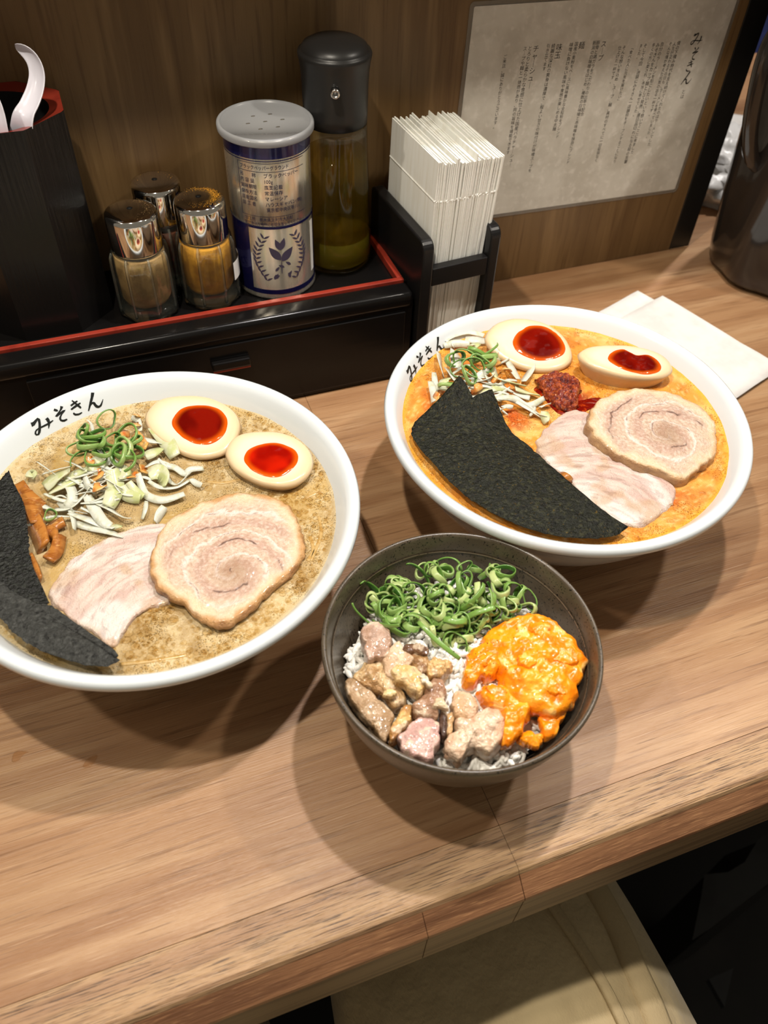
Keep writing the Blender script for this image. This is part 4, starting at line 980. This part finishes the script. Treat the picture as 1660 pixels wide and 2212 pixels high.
for p, w in (([(300, 880), (400, 930), (420, 1040), (360, 1110)], 4.4), ([(0, 1290), (200, 1210), (400, 1205)], 1.6), ([(390, 1170), (560, 1230), (720, 1290), (820, 1310)], 4), ([(440, 1270), (600, 1310), (760, 1350), (910, 1400)], 3.6),
             ([(560, 1010), (620, 1120), (700, 1240), (780, 1300)], 5), ([(620, 1060), (760, 1130), (900, 1210), (980, 1220)], 3.2), ([(250, 1140), (400, 1120), (530, 1000), (590, 930)], 4), ([(540, 830), (560, 900), (600, 960)], 3),
             ([(1040, 800), (1080, 930), (1130, 1010), (1280, 1050), (1480, 990)], 3.6), ([(1230, 660), (1300, 740), (1330, 860), (1420, 900), (1540, 780)], 1.8), ([(1250, 720), (1380, 740), (1480, 800), (1540, 760), (1660, 750)], 3), ([(1540, 850), (1590, 890), (1640, 910)], 3),
             ([(300, 1060), (350, 1100), (420, 1140)], 4), ([(40, 1070), (150, 1110), (250, 1150)], 2.4), ([(740, 640), (850, 720), (930, 800)], 3), ([(1100, 480), (1200, 500), (1270, 520)], 3), ([(1110, 740), (1220, 690), (1340, 720)], 2.2),
             ([(400, 1130), (430, 1230), (440, 1330)], 2.6), ([(1120, 1060), (1110, 1140), (1080, 1230)], 2.0), ([(1290, 1110), (1240, 1190), (1210, 1260)], 4), ([(660, 560), (740, 640), (760, 720)], 2.4), ([(980, 270), (1040, 300), (1060, 400)], 3), ([(560, 230+60), (600, 330), (620, 420)], 1.6),
             ([(1140, 870), (1250, 930), (1400, 930), (1530, 860)], 2.2), ([(500, 1120), (620, 1180), (700, 1260)], 2), ([(820, 900), (900, 980), (1000, 1000)], 3)):
    strip('leek_shred', a6(p), mA, w, M['leek'], lw, 'leek', gA)
for p, w in (([(1180, 370), (1290, 470), (1350, 560), (1390, 640)], 7.5), ([(160, 930), (260, 840), (400, 760)], 9), ([(200, 990), (350, 900), (500, 840)], 5), ([(790, 760), (830, 900), (800, 1020), (760, 1110)], 7.5), ([(880, 920), (930, 1000), (1060, 1040)], 5.5), ([(1140, 820), (1230, 790), (1290, 840), (1270, 930)], 8),
             ([(600, 790), (660, 720), (740, 690)], 8), ([(850, 840), (920, 790), (960, 760)], 7), ([(950, 880), (1010, 960), (1090, 1020)], 4), ([(1110, 640), (1190, 600), (1260, 560)], 5), ([(350, 860), (450, 800), (560, 760)], 5), ([(790, 1310), (840, 1300), (890, 1300)], 2.4), ([(10, 830), (40, 800), (70, 830)], 4), ([(700, 1000), (760, 1060), (770, 1110)], 5)):
    strip('leek_slice', a6(p), mA, w, M['leekg'], lg, 'leek', gA, th=.0010)
for p, w in (([(640, 760), (650, 810), (650, 860)], 7), ([(620, 930), (680, 925), (730, 920)], 6), ([(1010, 420), (1080, 520), (1130, 540)], 5.5), ([(570, 640), (590, 690), (600, 720)], 4), ([(1060, 740), (1090, 760), (1100, 790)], 4), ([(1000, 330), (1030, 335), (1055, 340)], 3.5), ([(940, 840), (1000, 820), (1050, 800)], 3.5), ([(840, 450), (880, 420), (960, 430)], 4), ([(1020, 240), (1035, 255), (1050, 270)], 3)):
    strip('leek_slice', a6(p), mA, w, M['leeko'], lo, 'leek', gA, th=.0010, lift=.002)
for (u, v), k, s, rx, ry in (((745, 290), 1, 1.05, 1.0, .2), ((620, 430), 1, 1.2, .4, .3), ((600, 520), 0, 1.5, .3, -.3), ((940, 440), 4, 1.2, .3, .1), ((960, 600), 1, 1.3, .25, -.2), ((470, 570), 0, 1.1, .6, .3), ((680, 500), 3, 1.4, .5, -.4), ((540, 700), 5, .9, .3, .2), ((880, 690), 5, 1.1, .2, -.1), ((560, 460), 4, 1.1, .6, .5), ((700, 600), 0, 1.2, .2, .4), ((900, 560), 2, 1.6, .5, .2), ((640, 640), 1, 1.2, .3, .1), ((800, 480), 3, 1.2, .8, .3), ((1000, 500), 0, 1.0, .3, .5), ((860, 620), 7, 1.6, .4, .4), ((520, 400), 1, 1.0, .7, -.5)):
    q = Pm(*a6([(u, v)])[0], mA, .0036); ring(q, k, (rx, ry, rl.uniform(0, 6)), s, 'green scallion ring on top of the leek in the tan ramen', 'scallion rings on the tan ramen')
ring(Pm(*a6([(215, 1190)])[0], mA, .004), 0, (.3, .2, 1), .8, 'single thin scallion ring lying on the bamboo shoots', None)
lw, lg, lo = 'white leek shred heaped on the orange ramen', 'pale green leek slice heaped on the orange ramen', 'leek piece stained with orange oil on the orange ramen'
for p, w in (([(280, 420), (300, 540), (330, 640)], 4.6), ([(210, 680), (240, 780), (240, 860)], 4), ([(400, 250), (408, 310), (412, 370)], 3), ([(340, 320), (420, 270), (560, 240), (690, 270)], 3.6), ([(580, 740), (640, 640), (740, 570)], 4), ([(1040, 680), (1110, 580), (1120, 510)], 4.5), ([(800, 830), (950, 830), (1080, 900), (1230, 830)], 3.4),
             ([(850, 910), (900, 905), (950, 910)], 2.4), ([(1100, 990), (1130, 950), (1150, 910)], 1.6), ([(1190, 910), (1240, 890), (1290, 880)], 3.4), ([(900, 500), (960, 600), (1000, 660)], 4), ([(520, 300), (620, 310), (700, 320)], 5), ([(420, 400), (440, 500), (430, 560)], 6), ([(620, 680), (720, 660), (780, 620)], 3), ([(980, 860), (1100, 930), (1200, 1000)], 3), ([(350, 560), (400, 620), (440, 680)], 4), ([(700, 620), (760, 700), (860, 730)], 3), ([(1080, 880), (1160, 960), (1260, 1000)], 2.6), ([(240, 600), (250, 680), (270, 760)], 3), ([(900, 760), (1000, 800), (1100, 830)], 3.6), ([(560, 820), (640, 800), (700, 770)], 3), ([(330, 360), (440, 340), (560, 350)], 4)):
    strip('leek_shred', b6(p), mB, w, M['leek'], lw, 'leek', gB)
for p, w in (([(970, 740), (1080, 780), (1190, 810)], 5), ([(640, 800), (760, 740), (880, 730)], 6), ([(1230, 950), (1240, 1000), (1250, 1050)], 4.6), ([(760, 540), (800, 640), (900, 680), (1060, 720)], 4.6), ([(320, 760), (335, 680), (380, 650)], 5), ([(780, 470), (840, 450), (900, 470)], 5.5), ([(830, 860), (820, 820), (850, 790)], 4), ([(560, 360), (600, 350), (640, 370)], 5)):
    strip('leek_slice', b6(p), mB, w, M['leekg'], lg, 'leek', gB, th=.0010)
for p, w in (([(660, 560), (780, 520), (830, 500)], 4), ([(760, 690), (790, 650), (840, 640)], 3), ([(830, 580), (880, 560), (920, 590)], 5), ([(280, 780), (260, 820), (270, 860)], 5), ([(590, 760), (620, 740), (680, 700)], 4), ([(930, 700), (980, 720), (1020, 690)], 4), ([(1110, 490), (1120, 460), (1130, 430)], 1.6), ([(600, 500), (620, 460), (640, 430)], 1.8), ([(900, 450), (930, 420), (950, 410)], 1.6)):
    strip('leek_slice', b6(p), mB, w, M['leeko'], lo, 'leek', gB, th=.0010, lift=.002)
for (u, v), k, s, rx, ry in (((430, 480), 3, 1.6, .9, .2), ((510, 470), 1, 1.2, 1.1, .3), ((640, 430), 1, 1.3, .8, -.3), ((690, 470), 0, 1.5, .7, .3), ((600, 560), 4, 1.2, .6, .1), ((560, 620), 0, 1.2, .4, -.4), ((720, 410), 5, .9, .5, .4), ((660, 520), 3, 1.5, .9, .5), ((740, 500), 7, 1.6, .6, -.3), ((350, 710), 7, 1.2, .7, .1), ((480, 560), 1, 1.1, .8, -.2)):
    q = Pm(*b6([(u, v)])[0], mB, .0036); ring(q, k, (rx, ry, rl.uniform(0, 6)), s, 'green scallion ring on top of the leek in the orange ramen', 'scallion rings on the orange ramen')
for (mu, mv), su, sv, zf_, mm, lab, gg, nn in (((215, 1045), 75, 42, mA, M['leek'], 'white leek shred heaped on the tan ramen', gA, 34), ((1035, 850), 60, 40, mB, M['leek'], 'white leek shred heaped on the orange ramen', gB, 30)):
    for _ in range(nn):
        u, v = rl.gauss(mu, su*.7), rl.gauss(mv, sv*.7); an = rl.uniform(-.9, .9); L = rl.uniform(16, 42); cv = rl.uniform(-12, 12)
        strip('leek_shred', [(u-L*math.cos(an), v-L*.7*math.sin(an)), (u+cv*math.sin(an), v+cv*math.cos(an)), (u+L*math.cos(an), v+L*.7*math.sin(an))], zf_, rl.uniform(.8, 1.8), mm, lab, 'leek', gg, th=.0005)
fm = lambda q: ZA+.0030
aM = lambda L: sc_px(L, 0, 1000, .217)
for p, w, th in (([(150, 230), (230, 380), (300, 560)], 14, 3), ([(250, 300), (330, 450), (380, 600)], 10, 3), ([(330, 560), (390, 700), (430, 840)], 12, 3.4), ([(470, 680), (540, 720), (560, 790)], 9, 4), ([(480, 660), (560, 620), (640, 580)], 7, 3), ([(480, 960), (560, 880), (600, 720)], 8, 3), ([(280, 920), (330, 1020), (400, 1160)], 6, 2.5), ([(180, 240), (280, 330), (420, 440)], 8, 2.4)):
    strip('bamboo_shoot', aM(p), fm, w, M['menma'], 'brown bamboo shoot strip beside the seaweed in the tan ramen', 'bamboo shoot', 'bamboo shoots in the tan ramen', th=th*.0008, wk=.9, tp=.08)
strip('bamboo_shoot', cB([(770, 765), (795, 775), (815, 790)]), lambda q: ZB+.003, 4.5, M['menma'], 'bamboo shoot tip peeking out behind the seaweed in the orange ramen', 'bamboo shoot', None, th=.003)
for p in (cA([(1430, 700), (1440, 780), (1410, 860), (1395, 900)]), cA([(1390, 790), (1405, 850), (1380, 900)]), cA([(540, 1362), (640, 1352), (760, 1335), (840, 1320)]), cA([(1370, 620), (1410, 600), (1450, 590)]), cA([(930, 545), (1000, 550), (1080, 535)])):
    c = crom([P(u, v, ZA-.0007) for u, v in p], 16, False); v, f = tube(c, .0011, 24, 8)
    tag(obj('noodle_strand', v, f, M['noodle']), 'noodle strand just breaking the surface of the tan broth', 'noodle', 'noodles in the tan broth')

# chili paste
pl = plane_px(cB([(760, 400)]), ZB+.004); px = cB([(672, 352), (720, 326), (785, 324), (850, 352), (862, 385), (848, 425), (850, 462), (800, 474), (758, 458), (728, 428), (700, 395)])
out = [Ppl(u, w, *pl) for u, w in px]; c = sum(out, Vector())/len(out)
cp = empty('chili_paste', c-UPZ*.004, 'dark red lump of chili paste in the middle of the orange ramen', 'chili paste')
v, f, _ = slab(out, pl, thick=.005, rnd=.002, dome=.0045, K=40, N=110, amp=.0022, sc=330, seed=5, side=4)
obj('paste_lump', [p-cp.location for p in v], f, M['chili'], cp)
pl = (P(1225, 865, ZB+.0006), UPZ); out = [P(u, w, ZB+.0006) for u, w in cB([(660, 395), (700, 385), (760, 470), (860, 470), (930, 430), (985, 455), (900, 480), (860, 500), (770, 500), (700, 430)])]
v, f, _ = slab(out, pl, thick=.0008, rnd=.0003, K=12, N=90, amp=.0002, sc=300, seed=8, side=2)
obj('chili_oil', [p-cp.location for p in v], f, M['chilioil'], cp)

# ------------------------------------------------------------------ rice bowl
RX, RY = .0247, .0621
rb = empty('rice_bowl', (RX, RY, .0003), 'small dark speckled stoneware bowl holding the rice and toppings', 'bowl')
RO = [(.0001, .0040), (.0232, .0040), (.0238, .0003), (.0272, .0001), (.0280, .0070), (.0310, .0082), (.0395, .0132), (.0482, .0228), (.0545, .0335), (.0592, .0455), (.0625, .0575), (.0640, .0655), (.0643, .0676), (.0639, .0688), (.0631, .0692)]
RI = [(.0622, .0688), (.0616, .0676), (.0600, .0600), (.0570, .0500), (.0512, .0370), (.0430, .0250), (.0300, .0150), (.0001, .0110)]
v, f = lathe(RO+RI, 144); obj('bowl_body', v, f, M['stone'], rb)
v, f = lathe([(.05945, .0582), (.05895, .0587), (.05925, .0594)], 144, cap0=False, cap1=False); obj('glaze_line', v, f, M['stone_line'], rb)
def zr(x, y):
    r = math.hypot(x-RX, y-RY); return .0440+.0115*(1-(r/.050)**2)
# rice: one bed of grains
rr = random.Random(8); vs, fs = [], []
K, N = 22, 72
for k in range(1, K+1):
    for i in range(N):
        a = 2*PI*i/N; r = .0505*k/K; x, y = RX+r*math.cos(a), RY+r*math.sin(a); vs.append((x, y, zr(x, y)-.0010))
for k in range(K-1):
    for i in range(N): fs.append((k*N+i, (k+1)*N+i, (k+1)*N+(i+1) % N, k*N+(i+1) % N))
fs.append(tuple(range(N)))
def grain(p, seed):
    d = Vector((rr.uniform(-1, 1), rr.uniform(-1, 1), rr.uniform(-.45, .45))).normalized(); s = d.orthogonal().normalized(); u = d.cross(s)
    L, w = rr.uniform(.0030, .0038), rr.uniform(.0013, .0016); b = len(vs); n = 8
    for k in range(7):
        t = -1+2*k/6; rad = w*math.sqrt(max(.02, 1-t*t*.96))
        for i in range(n): vs.append(p+d*(t*L)+s*(rad*math.cos(2*PI*i/n))+u*(rad*.85*math.sin(2*PI*i/n)))
    for k in range(6):
        for i in range(n): fs.append((b+k*n+i, b+k*n+(i+1) % n, b+(k+1)*n+(i+1) % n, b+(k+1)*n+i))
    fs.append(tuple(b+i for i in range(n))[::-1]); fs.append(tuple(b+6*n+i for i in range(n)))
for i in range(1100):
    a = rr.uniform(0, 2*PI); r = .0500*math.sqrt(rr.random()); x, y = RX+r*math.cos(a), RY+r*math.sin(a)
    grain(Vector((x, y, zr(x, y)+rr.uniform(-.0020, .0012))), i)
for (u, w, du, dw, n) in ((1100, 1632, 60, 16, 70), (766, 1412, 14, 30, 34), (1000, 1640, 60, 8, 30), (890, 1380, 40, 14, 30)):
    for i in range(n):
        q = P(u+rr.uniform(-du, du), w+rr.uniform(-dw, dw), .052)
        r = math.hypot(q.x-RX, q.y-RY)
        if r < .0520: grain(Vector((q.x, q.y, zr(q.x, q.y)+rr.uniform(0, .0035))), i)
tag(obj('steamed_rice', vs, fs, M['rice']), 'steamed white rice under the toppings in the dark bowl', 'rice', kind='stuff')

# meat pieces
def lump(name, px, z, label, cat, c1, c2, thick=.010, dome=.002, amp=.0012, sc=160, seed=1, gx=0, gy=0, mat='meat', rnd=.002, parent=None, group=None, extra=None):
    pl = plane_px(px, z, gx, gy); out = [Ppl(u, w, *pl) for u, w in px]; c = sum(out, Vector())/len(out)
    def cf(p, t, a, side):
        c1_ = [min(236, k*.99) for k in c1]; c2_ = [min(230, k*1.0) for k in c2]
        b = mixc(lin(*c1_), lin(*c2_), sm(-.3, .45, fbm(p, 130, seed, 3)))
        b = mixc(b, mixc(lin(*c2), (.05, .03, .02), .35), sm(.2, .55, fbm(p, 300, seed+3, 2))*.5)
        b = mixc(b, lin(236, 216, 186), sm(.28, .55, fbm(p, 210, seed+7, 2))*.55)
        return extra(b, p, t) if extra else b
    v, f, col = slab(out, pl, thick=thick, rnd=rnd, dome=dome, flare=.03, taper=.10, K=36, N=100, amp=amp*1.1, sc=sc*1.1, seed=seed, colf=cf, side=6, jag=.0016, jsc=210, edge=.88)
    if parent: 
        return obj(name, [p-parent.location for p in v], f, M[mat], parent, cols=col)
    return tag(obj(name, [p-c for p in v], f, M[mat], cols=col, loc=c), label, cat, group)
G = 'chopped braised meat on the rice'
pink, tan, gold, brn = (212, 182, 164), (206, 176, 136), (222, 180, 112), (128, 92, 62)
ML = [
 ([(180, 60), (230, 10), (340, 5), (420, 50), (475, 130), (470, 260), (440, 350), (330, 370), (260, 400), (225, 330), (195, 200)], .0640, 'pinkish block of meat against the scallions', pink, (176, 140, 116), .014, .001, .0006, 3),
 ([(150, 470), (270, 400), (400, 380), (430, 470), (520, 560), (600, 690), (640, 760), (520, 860), (400, 740), (300, 690), (160, 610), (100, 540)], .0590, 'shredded tan meat in the middle left of the heap', (210, 178, 130), (170, 130, 84), .010, .003, .0016, 4),
 ([(30, 590), (80, 560), (200, 640), (330, 740), (430, 830), (520, 930), (500, 1040), (450, 1150), (400, 1190), (310, 1060), (180, 940), (80, 780)], .0605, 'long slanting slice of meat along the left bowl wall', (186, 156, 122), (160, 128, 92), .010, .001, .0008, 5),
 ([(410, 420), (440, 300), (510, 225), (590, 230), (690, 330), (680, 430), (560, 560), (470, 560), (420, 500)], .0630, 'pale cut slice of meat near the heap centre', (224, 196, 164), (198, 164, 130), .010, .001, .0007, 6),
 ([(600, 270), (660, 230), (760, 235), (860, 270), (850, 330), (740, 330), (640, 310)], .0640, 'dark glazed skin piece beneath the scallions', brn, (84, 52, 32), .006, .001, .0008, 7),
 ([(680, 330), (790, 320), (860, 380), (860, 480), (780, 560), (700, 500)], .0620, 'brown stringy meat at the heap centre', (180, 140, 92), (140, 100, 62), .009, .002, .0012, 8),
 ([(480, 500), (560, 445), (690, 450), (780, 500), (830, 590), (820, 680), (770, 740), (690, 670), (600, 620), (520, 570)], .0655, 'golden brown piece lying across the heap', gold, (226, 196, 150), .008, .002, .0009, 9),
 ([(850, 430), (900, 370), (990, 350), (1085, 400), (1070, 470), (1010, 560), (930, 570), (870, 520)], .0640, 'lumpy tan fat piece next to the orange egg', (218, 178, 120), (196, 152, 94), .009, .002, .0014, 10),
 ([(700, 830), (790, 740), (880, 600), (1010, 580), (1035, 680), (1020, 780), (960, 860), (960, 960), (800, 950), (710, 900)], .0620, 'brown square of meat at the middle of the heap', (176, 138, 108), (152, 112, 82), .012, .0015, .0008, 11),
 ([(455, 1120), (490, 1030), (560, 920), (630, 820), (690, 830), (680, 950), (620, 1050), (560, 1150), (480, 1200)], .0610, 'narrow golden skin strip next to the front pink block', gold, (170, 120, 62), .009, .0015, .0010, 12),
 ([(560, 1190), (600, 1090), (690, 1010), (740, 950), (870, 950), (980, 1000), (985, 1080), (950, 1180), (920, 1300), (880, 1385), (740, 1350), (600, 1270)], .0605, 'pink square block of meat at the front rim', (214, 178, 166), (190, 148, 138), .014, .001, .0006, 13),
 ([(1090, 830), (1110, 740), (1180, 690), (1260, 710), (1340, 800), (1345, 920), (1280, 990), (1170, 980), (1100, 900)], .0615, 'smooth tan piece of meat behind the large pale piece', (206, 166, 124), (224, 190, 158), .010, .002, .0007, 14),
 ([(1010, 1190), (1060, 1130), (1150, 1080), (1120, 1000), (1200, 960), (1340, 930), (1420, 860), (1530, 840), (1600, 930), (1622, 1050), (1600, 1150), (1500, 1260), (1390, 1290), (1290, 1260), (1230, 1300), (1180, 1375), (1100, 1340), (1040, 1280)], .0600, 'large pale ragged piece of meat beside the orange egg', (228, 200, 172), (212, 172, 140), .012, .003, .0014, 15),
 ([(980, 880), (1030, 870), (1050, 1000), (1045, 1130), (1000, 1170), (980, 1040)], .0600, 'dark brown upright sliver between the front pieces', (96, 66, 48), (70, 46, 34), .009, .001, .0006, 16),
 ([(1040, 940), (1100, 900), (1115, 990), (1090, 1090), (1040, 1150), (1030, 1040)], .0595, 'thin tan sliver next to the dark sliver', (196, 158, 110), (166, 126, 84), .009, .001, .0006, 17),
 ([(750, 560), (790, 525), (850, 590), (900, 630), (880, 665), (800, 620)], .0675, 'short white strip of fat lying on top', (236, 222, 196), (222, 200, 166), .003, .001, .0004, 18),
 ([(910, 810), (960, 775), (1040, 820), (1045, 870), (980, 860), (920, 850)], .0650, 'small white scrap of fat on the brown square', (236, 220, 192), (220, 196, 160), .003, .001, .0004, 19),
 ([(400, 700), (470, 690), (550, 720), (500, 760), (420, 745)], .0640, 'small pale scrap on the shredded meat', (232, 204, 150), (214, 180, 122), .003, .001, .0004, 20),
]
for px, z, lab, c1, c2, th, dm, am, sd in ML:
    lump('meat_piece', cM(px), z, lab+' in the rice bowl', 'meat', c1, c2, th, dm, am, 170, sd, group=G)

# scrambled egg
eg = empty('scrambled_egg', P(1170, 1430, .055), 'glossy orange scrambled egg at the right side of the rice bowl', 'egg')
def eggcol(b, p, t): return mixc(b, lin(255, 196, 74), sm(.12, .5, fbm(p, 95, 31, 2))*.8)
def curd(px, z, th, dm, am, sd, gx=0, gy=0): 
    pl = plane_px(px, z, gx, gy); out = [Ppl(u, w, *pl) for u, w in px]
    def cf(p, t, a, side):
        b = mixc(lin(250, 152, 22), lin(240, 128, 8), sm(-.3, .4, fbm(p, 110, sd, 3)))
        b = mixc(b, lin(254, 184, 58), sm(.15, .5, fbm(p, 75, 31, 2))*.55)
        return mixc(b, lin(255, 216, 130), sm(.45, .62, fbm(p, 130, 57, 2))*.6)
    v, f, col = slab(out, pl, thick=th, rnd=.0024, dome=dm, flare=.05, taper=.12, K=56, N=140, amp=am*.95, sc=150, seed=sd, colf=cf, side=6, jag=.0022, jsc=150, edge=.85)
    obj('egg_curd', [p-eg.location for p in v], f, M['curd'], eg, cols=col)
curd(cC([(945, 655), (1000, 602), (1060, 570), (1140, 540), (1230, 524), (1300, 532), (1370, 572), (1420, 632), (1478, 690), (1508, 750), (1512, 840), (1495, 925), (1455, 1010), (1410, 1066), (1330, 1080), (1240, 1070), (1150, 1040), (1070, 960), (1040, 860), (980, 780), (950, 720)]), .0620, .013, .005, .0022, 41, .03, 0)
curd(cC([(832, 905), (850, 790), (900, 712), (960, 675), (1050, 690), (1075, 790), (1020, 860), (940, 880), (890, 915)]), .0615, .011, .003, .0018, 42)
curd(cC([(915, 975), (960, 925), (1080, 945), (1170, 1000), (1200, 1090), (1180, 1180), (1110, 1250), (1050, 1272), (1068, 1180), (1045, 1090), (960, 1040)]), .0600, .010, .003, .0018, 43)
curd(cC([(1155, 1225), (1200, 1190), (1250, 1195), (1290, 1205), (1280, 1250), (1215, 1272)]), .0555, .006, .002, .0012, 44)
curd(cC([(1260, 1090), (1330, 1080), (1420, 1070), (1390, 1150), (1310, 1225), (1265, 1160)]), .0560, .007, .001, .0012, 45)
curd(cC([(1140, 770), (1190, 740), (1250, 760), (1240, 820), (1180, 835)]), .0668, .004, .0015, .0008, 46)
curd(cC([(1200, 590), (1280, 570), (1330, 600), (1310, 660), (1230, 650)]), .0662, .004, .0018, .0008, 47)
curd(cC([(1340, 700), (1430, 720), (1470, 790), (1400, 830), (1320, 780)]), .0655, .004, .0015, .0010, 48)
curd(cC([(960, 740), (1010, 760), (990, 820), (930, 810)]), .0640, .004, .0015, .0008, 49)
curd(cC([(1250, 880), (1340, 890), (1440, 930), (1400, 990), (1300, 970)]), .0645, .004, .0015, .0010, 50)
curd(cC([(970, 940), (1060, 940), (1080, 980), (1010, 1000)]), .0622, .004, .0012, .0008, 51)

# scallion heap
rs = random.Random(21)
hp = lambda q: .0500+.017*math.exp(-(((q.x-P(985, 1290, .06).x)/.040)**2+((q.y-P(985, 1290, .06).y)/.024)**2))
hull = cC([(320, 320), (470, 230), (640, 170), (800, 180), (980, 240), (1090, 290), (1200, 400), (1240, 480), (1180, 520), (1050, 560), (960, 640), (860, 760), (790, 780), (700, 720), (600, 640), (470, 610), (370, 560), (300, 480)])
def inside(pt, poly):
    x, y = pt; r = False; j = len(poly)-1
    for i in range(len(poly)):
        if (poly[i][1] > y) != (poly[j][1] > y) and x < (poly[j][0]-poly[i][0])*(y-poly[i][1])/(poly[j][1]-poly[i][1])+poly[i][0]: r = not r
        j = i
    return r
cnt = 0
while cnt < 150:
    u, w = rs.uniform(790, 1165), rs.uniform(1180, 1425)
    if not inside((u, w), hull): continue
    q = Pm(u, w, hp, rs.uniform(-.004, .0035))
    if math.hypot(q.x-RX, q.y-RY) > .052: continue
    k = rs.choice([0, 0, 1, 1, 2, 2, 3, 3, 4, 5, 6, 6, 7, 7, 8]); ring(q, k, (rs.uniform(-1.1, 1.1), rs.uniform(-1.1, 1.1), rs.uniform(0, 6.3)), rs.uniform(.8, 1.2), 'green scallion ring heaped on the rice in the dark bowl', 'scallion rings on the rice bowl', .9); cnt += 1
# cracked pepper over the toppings
vs, fs = [], []
for _ in range(170):
    u, w = rs.gauss(1030, 60), rs.gauss(1395, 42); q = P(u, w, .0655+rs.uniform(-.001, .0025)); s = rs.uniform(.00012, .00038); b = len(vs)
    vs += [q+Vector((s, 0, 0)), q+Vector((-s*.6, s, 0)), q+Vector((-s*.5, -s*.8, 0)), q+Vector((0, 0, s))]; fs += [(b, b+1, b+3), (b+1, b+2, b+3), (b+2, b, b+3), (b, b+2, b+1)]
tag(obj('cracked_pepper', vs, fs, M['pepper'], smooth=False), 'cracked black pepper sprinkled over the rice toppings', 'pepper', kind='stuff')

# broth drips on the counter
for px, lab in (([(25, 1645), (30, 1625), (45, 1621), (62, 1624), (50, 1630), (40, 1642)], 'small shiny broth spill near the left edge of the counter'), ([(178, 1655), (190, 1638), (210, 1630), (205, 1645), (192, 1657)], 'faint broth spill in the shadow of the tan ramen bowl')):
    out = [P(u, w, .0004) for u, w in px]; v, f, _ = slab(out, (out[0], UPZ), thick=.0003, rnd=.0003, dome=.0003, K=6, N=40, side=1)
    tag(obj('broth_spill', v, f, M['spill'] if 'spill' in M else M.setdefault('spill', thin_glass('spilled_broth', (.985, .95, .90), .02, .8))), lab, 'spill')
